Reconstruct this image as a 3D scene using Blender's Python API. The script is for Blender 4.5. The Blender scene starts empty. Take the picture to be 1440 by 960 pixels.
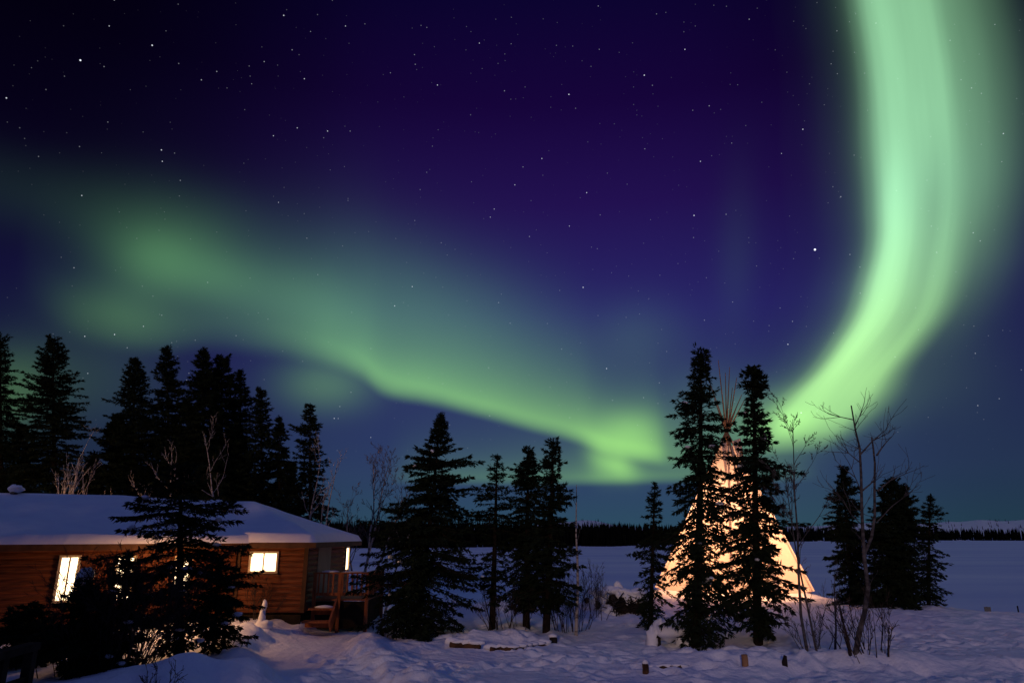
import bpy, math, random
import numpy as np
from mathutils import Vector

sc = bpy.context.scene
col = sc.collection
R = math.radians

# ------------------------------------------------------------------ camera
CAM_Z = 2.5
PITCH = R(15.93)
cam_d = bpy.data.cameras.new("camera")
cam_d.sensor_width = 36.0
cam_d.lens = 24.0
cam_d.clip_end = 20000
cam = bpy.data.objects.new("camera", cam_d)
cam.location = (0, 0, CAM_Z)
cam.rotation_euler = (R(90) + PITCH, 0, 0)
col.objects.link(cam)
sc.camera = cam

sc.view_settings.view_transform = 'Standard'
sc.view_settings.look = 'None'
sc.view_settings.exposure = 0.0
sc.view_settings.gamma = 1.0
sc.view_settings.use_curve_mapping = False
sc.cycles.max_bounces = 5
sc.cycles.sample_clamp_indirect = 4.0
sc.cycles.use_denoising = True
sc.cycles.caustics_reflective = False
sc.cycles.caustics_refractive = False

CP, SP = math.cos(PITCH), math.sin(PITCH)


def ray(px, py):
    a = (px - 720) / 960.0
    b = (480 - py) / 960.0
    return a, CP - b * SP, SP + b * CP


def at(px, py, Y):
    """the point at depth Y that the photograph shows at (px, py)"""
    a, y, z = ray(px, py)
    t = Y / y
    return Vector((a * t, Y, CAM_Z + z * t))


def ae(px, py):
    a, y, z = ray(px, py)
    return math.degrees(math.atan2(a, y)), math.degrees(math.atan2(z, math.hypot(a, y)))


# ------------------------------------------------------------------ shader expressions
class E:
    nt = None

    def __init__(s, sock):
        s.s = sock

    @staticmethod
    def m(op, *args, clamp=False):
        n = E.nt.nodes.new('ShaderNodeMath')
        n.operation = op
        n.use_clamp = clamp
        for i, a in enumerate(args):
            if isinstance(a, E):
                E.nt.links.new(a.s, n.inputs[i])
            else:
                n.inputs[i].default_value = float(a)
        return E(n.outputs[0])

    def __add__(s, o): return E.m('ADD', s, o)
    __radd__ = __add__
    def __sub__(s, o): return E.m('SUBTRACT', s, o)
    def __rsub__(s, o): return E.m('SUBTRACT', o, s)
    def __mul__(s, o): return E.m('MULTIPLY', s, o)
    __rmul__ = __mul__
    def __truediv__(s, o): return E.m('DIVIDE', s, o)
    def exp(s): return E.m('EXPONENT', s)
    def max(s, o): return E.m('MAXIMUM', s, o)
    def min(s, o): return E.m('MINIMUM', s, o)

    def sstep(s, lo, hi):
        n = E.nt.nodes.new('ShaderNodeMapRange')
        n.interpolation_type = 'SMOOTHSTEP'
        E.nt.links.new(s.s, n.inputs['Value'])
        for nm, v in (('From Min', lo), ('From Max', hi), ('To Min', 0.0), ('To Max', 1.0)):
            if isinstance(v, E):
                E.nt.links.new(v.s, n.inputs[nm])
            else:
                n.inputs[nm].default_value = v
        return E(n.outputs['Result'])


def curve(x, lo, hi, pts, vlo=0.0, vhi=1.0):
    """piecewise smooth function of x given by points (x, value)"""
    n = E.nt.nodes.new('ShaderNodeFloatCurve')
    c = n.mapping.curves[0]
    n.mapping.extend = 'HORIZONTAL'
    pts = sorted(pts)
    P_ = [((p - lo) / (hi - lo), (v - vlo) / (vhi - vlo)) for p, v in pts]
    while len(c.points) < len(P_):
        c.points.new(0.5, 0.5)
    for q, (u, v) in zip(c.points, P_):
        q.location = (min(1, max(0, u)), min(1, max(0, v)))
        q.handle_type = 'AUTO_CLAMPED'
    n.mapping.update()
    E.nt.links.new(((x - lo) / (hi - lo)).s, n.inputs['Value'])
    return E(n.outputs[0]) * (vhi - vlo) + vlo


def s2l(c):
    return tuple((v / 255 / 12.92) if v / 255 < .04045 else ((v / 255 + .055) / 1.055) ** 2.4 for v in c)


# ------------------------------------------------------------------ world: night sky, aurora, stars
world = bpy.data.worlds.new("World")
sc.world = world
world.use_nodes = True
nt = world.node_tree
nt.nodes.clear()
E.nt = nt
tc = nt.nodes.new('ShaderNodeTexCoord')
sep = nt.nodes.new('ShaderNodeSeparateXYZ')
nt.links.new(tc.outputs['Generated'], sep.inputs[0])
dx, dy, dz = E(sep.outputs[0]), E(sep.outputs[1]), E(sep.outputs[2])
DEG = 180 / math.pi
az = E.m('ARCTAN2', dx, dy) * DEG
el = E.m('ARCSINE', dz) * DEG


def noise(scale, detail=2, vec=None, rough=.5):
    n = nt.nodes.new('ShaderNodeTexNoise')
    n.inputs['Scale'].default_value = scale
    n.inputs['Detail'].default_value = detail
    n.inputs['Roughness'].default_value = rough
    nt.links.new(vec if vec else tc.outputs['Generated'], n.inputs['Vector'])
    return E(n.outputs['Fac']) - .5


warp1 = noise(3.0, 2)
warp2 = noise(7.0, 3)


def gauss(pa, pe, sa, se, rot=0):
    u, v = az - pa, el - pe
    if rot:
        c, s = math.cos(R(rot)), math.sin(R(rot))
        u, v = u * c + v * s, v * c - u * s
    u, v = u / sa, v / se
    return ((u * u + v * v) * -1.0).exp()


# base gradient of the night sky
ramp = nt.nodes.new('ShaderNodeValToRGB')
stops = [(0, (44, 76, 94)), (5, (46, 64, 101)), (11, (42, 50, 100)), (18, (40, 36, 103)),
         (27, (34, 17, 80)), (35, (22, 5, 58)), (43, (11, 4, 47)), (52, (16, 10, 60))]
er = ramp.color_ramp
while len(er.elements) < len(stops):
    er.elements.new(0.5)
for e_, (a_, c_) in zip(er.elements, stops):
    e_.position = a_ / 90
    e_.color = s2l(c_) + (1,)
nt.links.new((el / 90).s, ramp.inputs[0])
dark = curve(az, -60, 60, [(-60, .3), (-38, .36), (-30, .48), (-20, .72), (-8, .95), (8, 1.0), (25, .85), (36, .62), (60, .6)])
low = el.sstep(10, 30)
dark = dark * (1 - low) + dark * dark * low
# the high sky over and behind the viewer (out of frame)
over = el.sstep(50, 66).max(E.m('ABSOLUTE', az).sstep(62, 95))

# ---- left aurora band: sharp wavy lower border, long diffuse top
edge_px = [(20, 360), (60, 420), (120, 462), (200, 474), (330, 476), (420, 488), (500, 517), (545, 548), (600, 563),
           (667, 580), (740, 598), (812, 618), (860, 636), (930, 648), (1000, 656)]
edge = curve(az, -45, 20, [ae(*p) for p in edge_px], 0, 30)
ip = [(0, 0), (60, .02), (130, .07), (200, .10), (300, .085), (400, .17), (470, .33), (540, .48), (600, .52), (680, .50), (760, .46), (830, .60),
      (890, .72), (915, .60), (932, .30), (946, .15), (1000, .06), (1080, 0)]
I1 = curve(az, -45, 25, [(ae(p, 600)[0] if p > 500 else ae(p, 470)[0], v) for p, v in ip])
soft = curve(az, -45, 20, [(-45, 2.6), (-30, 2.0), (-20, 1.7), (-12, 1.4), (-4, 1.1), (6, 1.0), (20, 1.2)], 0, 4)
hh = curve(az, -45, 20, [(-45, 3), (-30, 3.0), (-20, 3.0), (-12, 3.0), (-4, 2.9), (4, 2.6), (9, 1.9), (20, 2)], 0, 8)
d = el - edge + warp1 * 1.6 + warp2 * .5
up = d.max(0.0)
band = I1 * d.sstep(soft * -.75, soft) * ((up / hh * -1).exp() * .9 + ((up / (hh * 2.6)) * (up / (hh * 2.6)) * -1).exp() * .12) * (1 + warp2 * .25)

GL = [  # soft glows: px, py, sigma deg az, el, strength, rotation
    (262, 376, 5.2, 2.3, .11, -12), (215, 368, 2.6, 2.3, .06, 0), (270, 318, 6, 2.7, .035, 0), (350, 400, 6, 2.6, .05, -20), (450, 425, 5, 2.8, .06, -25),
    (560, 420, 8, 4.4, .045, -20), (700, 475, 9, 4.6, .045, -20), (50, 275, 9, 2.4, .012, 0), (165, 438, 3.6, 2.0, .05, 0),
    (462, 540, 3.6, 2.0, .12, 0), (12, 555, 2.4, 2.6, .09, 0), (110, 530, 5, 3, .03, 0),
    (870, 654, 1.4, .95, .40, -25), (842, 642, 1.0, 1.5, .20, 20), (885, 604, 2.4, 1.5, .20, 0), (900, 470, 4, 2.8, .035, 0), (1035, 370, 1.6, 6, .012, -8),
    (1340, 480, 3, 5, .02, 0), (1090, 585, 3.4, 1.9, .12, 0), (1180, 560, 5, 3, .04, 0), (1115, 600, 2.6, 1.3, .20, 10), (1030, 615, 4.5, 2.2, .07, 0), (985, 570, 4, 3, .05, 0),
]
glow = None
for px, py, sa, se, st, ro in GL:
    g = gauss(*ae(px, py), sa, se, ro) * st
    glow = g if glow is None else glow + g
glow = glow * (1 + warp1 * .7 + warp2 * .3)
# low band along the horizon under the arc
elb = ae(780, 680)[1]
d2 = el - elb + warp1 * .5
low_i = curve(az, -30, 30, [(ae(540, 660)[0], 0), (ae(600, 660)[0], .10), (ae(700, 660)[0], .15), (ae(800, 660)[0], .22), (ae(860, 660)[0], .30),
                            (ae(930, 660)[0], .22), (ae(1060, 640)[0], .13), (ae(1150, 620)[0], 0)])
lowband = low_i * d2.sstep(-.35, .7) * ((d2.max(0.0) / 1.9) * -1).exp()

# ---- right aurora column
lft = [(1196, -60), (1203, 0), (1217, 100), (1223, 200), (1229, 290), (1229, 342), (1215, 400), (1202, 440), (1180, 480), (1152, 520), (1112, 560), (1082, 595), (1070, 630)]
rgt = [(1310, -60), (1318, 0), (1336, 100), (1346, 200), (1346, 290), (1340, 342), (1328, 400), (1312, 440), (1285, 480), (1256, 520), (1232, 560), (1200, 595), (1165, 630)]
tl = curve(el, 0, 50, [tuple(reversed(ae(*p))) for p in lft], 0, 60)
tr = curve(el, 0, 50, [tuple(reversed(ae(*p))) for p in rgt], 0, 60)
t = (az - tl + warp1 * .7) / (tr - tl)
prof = curve(t, -1.2, 2.4, [(-1.2, 0), (-.7, .01), (-.3, .06), (-.1, .24), (.06, .62), (.2, .93), (.32, 1.0), (.55, .92), (.78, .88), (.95, .62), (1.1, .40),
                            (1.35, .24), (1.6, .11), (1.9, .03), (2.4, 0)])
cmb = nt.nodes.new('ShaderNodeCombineXYZ')
nt.links.new((t * 3.4 + warp1).s, cmb.inputs[0])
nt.links.new((el * .055).s, cmb.inputs[1])
streak = noise(1.6, 3, cmb.outputs[0])
colI = curve(el, 0, 50, [(ae(1120, 640)[1], 0), (ae(1120, 622)[1], .22), (ae(1140, 600)[1], .52), (ae(1160, 570)[1], .75), (ae(1190, 520)[1], .88), (ae(1240, 430)[1], .92),
                         (ae(1270, 300)[1], .86), (ae(1270, 160)[1], .74), (ae(1270, 0)[1], .66), (50, .5)])
shelf = el.sstep(14, 30) * .09 * t.sstep(.7, 1.0) * (1 - t.sstep(1.25, 2.0))
ridge = ((t - .2) * (t - .2) * -38.0).exp() * el.sstep(9, 14) * (1 - el.sstep(22, 30))
lane = ((t - .72) * (t - .72) * -22.0).exp() * el.sstep(11, 16) * (1 - el.sstep(22, 30))
prof = prof * (1 + ridge * .22 - lane * .34)
column = colI * (prof * (1 + streak * .18) * (1 - t.sstep(.9, 1.35) * (1 - el.sstep(12, 25)) * .85) + shelf)

amount = (band + glow + lowband) * 1.0
mixc = nt.nodes.new('ShaderNodeMix')
mixc.data_type = 'RGBA'
mixc.inputs[6].default_value = (.44, 1.0, .13, 1)
mixc.inputs[7].default_value = (.34, 1.0, .31, 1)
nt.links.new(el.sstep(6, 22).s, mixc.inputs[0])


def vmul(colsock, f):
    n = nt.nodes.new('ShaderNodeVectorMath')
    n.operation = 'SCALE'
    nt.links.new(colsock, n.inputs[0])
    if isinstance(f, E):
        nt.links.new(f.s, n.inputs['Scale'])
    else:
        n.inputs['Scale'].default_value = f
    return n.outputs[0]


def vadd(a, b):
    n = nt.nodes.new('ShaderNodeVectorMath')
    n.operation = 'ADD'
    nt.links.new(a, n.inputs[0])
    nt.links.new(b, n.inputs[1])
    return n.outputs[0]


def const(c):
    n = nt.nodes.new('ShaderNodeRGB')
    n.outputs[0].default_value = tuple(c) + (1,)
    return n.outputs[0]


mixk = nt.nodes.new('ShaderNodeMix')
mixk.data_type = 'RGBA'
mixk.inputs[6].default_value = (.50, 1.0, .28, 1)
mixk.inputs[7].default_value = (.45, 1.0, .53, 1)
nt.links.new(el.sstep(10, 26).s, mixk.inputs[0])
skycol = vmul(ramp.outputs[0], dark)
skycol = vadd(skycol, vmul(mixc.outputs[2], amount))
skycol = vadd(skycol, vmul(mixk.outputs[2], column * .92))

# stars: Voronoi cells on the sphere of directions
def stars(scale, size, dens, gain):
    v = nt.nodes.new('ShaderNodeTexVoronoi')
    v.feature = 'F1'
    v.inputs['Scale'].default_value = scale
    nt.links.new(tc.outputs['Generated'], v.inputs['Vector'])
    s2 = nt.nodes.new('ShaderNodeSeparateColor')
    nt.links.new(v.outputs['Color'], s2.inputs[0])
    r, g = E(s2.outputs[0]), E(s2.outputs[1])
    dist = E(v.outputs['Distance'])
    core = 1 - dist.sstep(size * .25, size)
    pick = r.sstep(1 - dens, 1.0)
    return core * pick * (g * g * g * .9 + .1) * gain


st = stars(70, .056, .75, 1.35) + stars(33, .027, .7, 2.4) + stars(110, .10, .8, .45)
BRIGHT = [(1146, 351, 2.6, 1.7), (113, 85, 1.6, 1.3), (214, 64, 1.1, 1.1), (800, 133, 1.0, 1.0), (906, 106, 1.0, 1.0), (399, 22, .8, 1),
          (227, 211, .8, 1), (820, 404, .9, 1), (976, 303, 1.0, 1.0), (985, 227, .7, .9), (555, 430, .8, .9), (428, 111, .7, .9), (1129, 182, .7, 1),
          (1108, 484, .9, .9), (762, 223, .7, .9), (9, 138, .9, 1), (115, 275, .7, .9), (470, 588, .8, 1), (1375, 570, .6, .9), (853, 518, .7, 1),
          (724, 260, .6, .9), (1411, 188, .6, .9), (418, 180, .6, .9), (825, 271, .8, .9), (695, 294, .5, .9)]
for px, py, g, sz in BRIGHT:
    a_, e_ = ae(px, py)
    v = (math.sin(R(a_)) * math.cos(R(e_)), math.cos(R(a_)) * math.cos(R(e_)), math.sin(R(e_)))
    n = nt.nodes.new('ShaderNodeVectorMath')
    n.operation = 'DISTANCE'
    nt.links.new(tc.outputs['Generated'], n.inputs[0])
    n.inputs[1].default_value = v
    st = st + (1 - E(n.outputs['Value']).sstep(.0002 * sz, .00100 * sz)) * g
st = st * el.sstep(4, 12)
skycol = vadd(skycol, vmul(const((.85, .9, 1.0)), st))
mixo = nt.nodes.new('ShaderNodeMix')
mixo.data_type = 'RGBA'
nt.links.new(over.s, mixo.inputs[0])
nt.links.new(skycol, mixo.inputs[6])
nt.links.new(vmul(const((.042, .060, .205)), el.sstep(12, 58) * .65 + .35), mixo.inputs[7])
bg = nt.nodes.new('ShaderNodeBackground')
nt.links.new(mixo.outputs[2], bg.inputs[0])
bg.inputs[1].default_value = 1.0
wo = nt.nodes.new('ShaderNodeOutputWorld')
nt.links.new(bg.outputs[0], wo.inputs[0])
world.cycles.sampling_method = 'MANUAL'
world.cycles.sample_map_resolution = 512

# weak warm sun lamp standing in for unseen lodge lights behind the viewer
lodge_fill_d = bpy.data.lights.new("lodge_fill_light", 'SUN')
lodge_fill_d.energy = .54
lodge_fill_d.color = (1.0, .68, .55)
lodge_fill_d.angle = R(3)
lodge_fill = bpy.data.objects.new("lodge_fill_light", lodge_fill_d)
lodge_fill.rotation_euler = (R(80.5), 0, R(-12))
lodge_fill.location = (-4, -24, 9)
col.objects.link(lodge_fill)

rng = np.random.default_rng(7)
random.seed(7)


# ------------------------------------------------------------------ materials
def mat(name):
    m = bpy.data.materials.new(name)
    m.use_nodes = True
    return m, m.node_tree, m.node_tree.nodes['Principled BSDF']


def noisy(name, c1, c2, scale, rough=.8, stretch=None, bump=0., bscale=None, detail=4, spec=.2, pos=(.35, .65)):
    m, t_, p = mat(name)
    N = t_.nodes
    tcx = N.new('ShaderNodeTexCoord')
    src = tcx.outputs['Object']
    if stretch:
        mp = N.new('ShaderNodeMapping')
        mp.inputs['Scale'].default_value = stretch
        t_.links.new(src, mp.inputs[0])
        src = mp.outputs[0]
    nz = N.new('ShaderNodeTexNoise')
    nz.inputs['Scale'].default_value = scale
    nz.inputs['Detail'].default_value = detail
    t_.links.new(src, nz.inputs['Vector'])
    r_ = N.new('ShaderNodeValToRGB')
    r_.color_ramp.elements[0].position = pos[0]
    r_.color_ramp.elements[1].position = pos[1]
    r_.color_ramp.elements[0].color = tuple(c1) + (1,)
    r_.color_ramp.elements[1].color = tuple(c2) + (1,)
    t_.links.new(nz.outputs['Fac'], r_.inputs[0])
    t_.links.new(r_.outputs[0], p.inputs['Base Color'])
    p.inputs['Roughness'].default_value = rough
    p.inputs['Specular IOR Level'].default_value = spec
    if bump:
        nb = N.new('ShaderNodeTexNoise')
        nb.inputs['Scale'].default_value = bscale or scale * 3
        nb.inputs['Detail'].default_value = 5
        t_.links.new(src, nb.inputs['Vector'])
        b_ = N.new('ShaderNodeBump')
        b_.inputs['Strength'].default_value = bump
        b_.inputs['Distance'].default_value = .05
        t_.links.new(nb.outputs['Fac'], b_.inputs['Height'])
        t_.links.new(b_.outputs[0], p.inputs['Normal'])
    return m


SNOW = noisy('snow', (.74, .76, .84), (.84, .85, .89), 1.3, .7, bump=.9, bscale=7, spec=.15)
SNOW_CAP = noisy('snow_cap', (.78, .79, .85), (.84, .85, .88), 2, .7, bump=.25, bscale=6, spec=.15)
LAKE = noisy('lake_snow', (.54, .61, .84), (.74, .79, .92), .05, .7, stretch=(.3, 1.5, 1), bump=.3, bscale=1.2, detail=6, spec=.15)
NEEDLE = noisy('spruce_needles', (.006, .011, .006), (.016, .024, .012), 3, .9, spec=.05)
BARK = noisy('spruce_bark', (.010, .007, .006), (.026, .018, .013), 8, .95, spec=.05)
TWIG = noisy('dark_twig', (.025, .018, .016), (.055, .04, .034), 9, .9, spec=.05)
BIRCH = noisy('birch_bark', (.10, .08, .07), (.40, .36, .33), 5, .8, stretch=(1, 1, 3), spec=.1, pos=(.38, .5))
DULL = noisy('aspen_bark', (.035, .03, .03), (.11, .10, .10), 6, .85, stretch=(1, 1, 2), spec=.1)
PALE = noisy('pale_twig', (.07, .055, .06), (.14, .115, .12), 6, .9, spec=.05)
FOREST = noisy('far_spruce', (.002, .003, .003), (.005, .006, .006), .2, .95, spec=0)
WOOD = noisy('siding_wood', (.058, .015, .004), (.17, .046, .012), 2.2, .6, stretch=(1, 1, 14), bump=.25, bscale=6, spec=.25)
TRIM = noisy('trim_wood', (.05, .022, .010), (.09, .04, .018), 4, .7, spec=.2)
DECK = noisy('deck_wood', (.20, .065, .025), (.34, .115, .045), 3, .65, stretch=(4, 4, 1), spec=.2)
DARKW = noisy('weathered_wood', (.012, .009, .008), (.03, .024, .02), 6, .9, spec=.1)
LOGW = noisy('log_wood', (.03, .016, .010), (.10, .05, .025), 8, .8, bump=.3, spec=.1)
POLE = noisy('pole_wood', (.20, .10, .05), (.32, .18, .09), 6, .7, stretch=(1, 1, .3), spec=.2)
DOORM = noisy('door_paint', (.16, .16, .12), (.20, .20, .15), 1.5, .6, spec=.2)
METAL = noisy('dark_metal', (.03, .03, .03), (.06, .055, .05), 5, .5, spec=.4)
FRAME = noisy('window_frame_paint', (.50, .40, .28), (.60, .48, .34), 4, .5, spec=.2)
SKIRT_SHADE = noisy('skirting_and_deck_shade', (.015, .012, .01), (.03, .023, .018), 3, .9, spec=.05)
SIGNM = noisy('marker_board', (.10, .11, .10), (.16, .16, .15), 3, .8)


def glow_mat(name, c, strength, scale=2.5, lo=.55):
    m, t_, p = mat(name)
    N = t_.nodes
    tcx = N.new('ShaderNodeTexCoord')
    mp = N.new('ShaderNodeMapping')
    mp.inputs['Scale'].default_value = (3, 3, .5)
    t_.links.new(tcx.outputs['Object'], mp.inputs[0])
    nz = N.new('ShaderNodeTexNoise')
    nz.inputs['Scale'].default_value = scale
    t_.links.new(mp.outputs[0], nz.inputs['Vector'])
    mr = N.new('ShaderNodeMapRange')
    mr.inputs['From Min'].default_value = .3
    mr.inputs['From Max'].default_value = .7
    mr.inputs['To Min'].default_value = lo * strength
    mr.inputs['To Max'].default_value = strength
    t_.links.new(nz.outputs['Fac'], mr.inputs['Value'])
    p.inputs['Base Color'].default_value = (.3, .28, .25, 1)
    p.inputs['Roughness'].default_value = .15
    p.inputs['Emission Color'].default_value = tuple(c) + (1,)
    t_.links.new(mr.outputs[0], p.inputs['Emission Strength'])
    return m


PANE = glow_mat('lit_window_pane', (1.0, .72, .42), 5.0, 2.5, .75)
BULB = glow_mat('assumed_lamp_bulb', (1.0, .62, .28), 25)

# canvas of the lit tipi: lets the lamp light inside through
CANVAS, t_, p = mat('tipi_canvas')
N = t_.nodes
tcx = N.new('ShaderNodeTexCoord')
nz = N.new('ShaderNodeTexNoise')
nz.inputs['Scale'].default_value = 1.2
nz.inputs['Detail'].default_value = 5
t_.links.new(tcx.outputs['Object'], nz.inputs['Vector'])
rp = N.new('ShaderNodeValToRGB')
rp.color_ramp.elements[0].position, rp.color_ramp.elements[1].position = .3, .7
rp.color_ramp.elements[0].color = (.74, .62, .50, 1)
rp.color_ramp.elements[1].color = (.80, .68, .56, 1)
t_.links.new(nz.outputs['Fac'], rp.inputs[0])
df = N.new('ShaderNodeBsdfDiffuse')
tl_ = N.new('ShaderNodeBsdfTranslucent')
mx = N.new('ShaderNodeMixShader')
mx.inputs[0].default_value = .55
t_.links.new(rp.outputs[0], df.inputs[0])
t_.links.new(rp.outputs[0], tl_.inputs[0])
t_.links.new(df.outputs[0], mx.inputs[1])
t_.links.new(tl_.outputs[0], mx.inputs[2])
t_.links.new(mx.outputs[0], N['Material Output'].inputs['Surface'])


# ------------------------------------------------------------------ mesh builder
class MB:
    def __init__(s):
        s.v, s.f3, s.f4, s.n = [], [], [], 0

    def add(s, v, f):
        v = np.asarray(v, float).reshape(-1, 3)
        f = np.asarray(f, int)
        (s.f3 if f.shape[1] == 3 else s.f4).append(f + s.n)
        s.v.append(v)
        s.n += len(v)
        return s

    def box(s, c, size, rz=0., rx=0., ry=0.):
        x, y, z = np.array(size) / 2
        v = np.array([(i * x, j * y, k * z) for k in (-1, 1) for j in (-1, 1) for i in (-1, 1)])
        for ang, (i, j) in ((rx, (1, 2)), (ry, (2, 0)), (rz, (0, 1))):
            if ang:
                c_, s_ = math.cos(ang), math.sin(ang)
                a, b = v[:, i].copy(), v[:, j].copy()
                v[:, i], v[:, j] = a * c_ - b * s_, a * s_ + b * c_
        f = [(0, 2, 3, 1), (4, 5, 7, 6), (0, 1, 5, 4), (2, 6, 7, 3), (0, 4, 6, 2), (1, 3, 7, 5)]
        return s.add(v + np.array(c), f)

    def tube(s, pts, rad, k=6, cap=True):
        pts = np.asarray(pts, float)
        n = len(pts)
        rad = np.broadcast_to(np.asarray(rad, float), (n,))
        tan = np.gradient(pts, axis=0)
        tan /= np.linalg.norm(tan, axis=1)[:, None] + 1e-9
        ref = np.array([0, 0, 1.]) if abs(tan[0, 2]) < .9 else np.array([1., 0, 0])
        a = np.cross(tan, ref)
        a /= np.linalg.norm(a, axis=1)[:, None] + 1e-9
        b = np.cross(tan, a)
        th = np.arange(k) * 2 * math.pi / k
        v = pts[:, None, :] + rad[:, None, None] * (np.cos(th)[None, :, None] * a[:, None, :] + np.sin(th)[None, :, None] * b[:, None, :])
        i, j = np.meshgrid(np.arange(n - 1), np.arange(k), indexing='ij')
        q = np.stack([i * k + j, i * k + (j + 1) % k, (i + 1) * k + (j + 1) % k, (i + 1) * k + j], -1).reshape(-1, 4)
        base = s.n
        s.add(v.reshape(-1, 3), q)
        if cap:
            cv = np.array([pts[0], pts[-1]])
            jj = np.arange(k)
            f = np.concatenate([np.stack([np.full(k, n * k), (jj + 1) % k, jj], -1),
                                np.stack([np.full(k, n * k + 1), (n - 1) * k + jj, (n - 1) * k + (jj + 1) % k], -1)])
            s.v.append(cv)
            s.n += 2
            s.f3.append(f + base)
        return s

    def grid(s, X, Y, Z):
        h, w = X.shape
        v = np.stack([X, Y, Z], -1).reshape(-1, 3)
        i, j = np.meshgrid(np.arange(h - 1), np.arange(w - 1), indexing='ij')
        q = np.stack([i * w + j, i * w + j + 1, (i + 1) * w + j + 1, (i + 1) * w + j], -1).reshape(-1, 4)
        return s.add(v, q)

    def build(s, name, m, parent=None, smooth=False):
        me = bpy.data.meshes.new(name)
        v = np.concatenate(s.v).astype(np.float32)
        f3 = np.concatenate(s.f3) if s.f3 else np.zeros((0, 3), int)
        f4 = np.concatenate(s.f4) if s.f4 else np.zeros((0, 4), int)
        loops = np.concatenate([f3.ravel(), f4.ravel()]).astype(np.int32)
        nf = len(f3) + len(f4)
        starts = np.concatenate([np.arange(len(f3)) * 3, len(f3) * 3 + np.arange(len(f4)) * 4]).astype(np.int32)
        me.vertices.add(len(v))
        me.vertices.foreach_set('co', v.ravel())
        me.loops.add(len(loops))
        me.loops.foreach_set('vertex_index', loops)
        me.polygons.add(nf)
        me.polygons.foreach_set('loop_start', starts)
        me.polygons.foreach_set('use_smooth', np.full(nf, bool(smooth)))
        me.update(calc_edges=True)
        me.validate()
        me.materials.append(m)
        o = bpy.data.objects.new(name, me)
        if parent is not None:
            o.parent = parent
        col.objects.link(o)
        return o


def tag(o, label, cat, group=None, kind=None):
    if label: o['label'] = label
    if cat: o['category'] = cat
    if group: o['group'] = group
    if kind: o['kind'] = kind
    return o


def thing(name, label, cat, loc, rz=0., group=None):
    o = bpy.data.objects.new(name, None)
    o.empty_display_size = .2
    col.objects.link(o)
    o.location = loc
    o.rotation_euler = (0, 0, rz)
    return tag(o, label, cat, group)


def sst(x, a, b):
    t_ = np.clip((x - a) / (b - a), 0, 1)
    return t_ * t_ * (3 - 2 * t_)


class VN:
    """value noise"""
    def __init__(s, seed):
        s.g = np.random.default_rng(seed).random((256, 256))

    def __call__(s, x, y):
        xi, yi = np.floor(x).astype(int), np.floor(y).astype(int)
        fx, fy = x - xi, y - yi
        fx, fy = fx * fx * (3 - 2 * fx), fy * fy * (3 - 2 * fy)
        g = s.g
        a, b = g[xi % 256, yi % 256], g[(xi + 1) % 256, yi % 256]
        c, d_ = g[xi % 256, (yi + 1) % 256], g[(xi + 1) % 256, (yi + 1) % 256]
        return (a * (1 - fx) + b * fx) * (1 - fy) + (c * (1 - fx) + d_ * fx) * fy - .5


n1, n2, n3, n4 = VN(1), VN(2), VN(3), VN(4)
LAKE_Z = -1.5


def shore(x):
    return np.interp(x, [-40, -12, -4, 0, 4, 6, 9, 12, 13.5, 15, 18, 24, 60], [44, 36, 29, 27.5, 29, 33, 36, 34, 27.5, 25.5, 24, 20, 16])


def bump_at(x, y, cx, cy, rx, ry, rot=0.):
    u, v = x - cx, y - cy
    c, s = math.cos(rot), math.sin(rot)
    u, v = u * c + v * s, v * c - u * s
    return np.exp(-(u / rx) ** 2 - (v / ry) ** 2)


def trail(x, y):
    """signed profile of the cleared track that swings from the foreground to the porch"""
    cx = np.interp(y, [4, 10, 13, 15, 17, 19, 21, 23], [-1.2, -2.3, -3.0, -3.9, -4.9, -5.2, -4.6, -3.9])
    return np.abs(x - cx)


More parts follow.
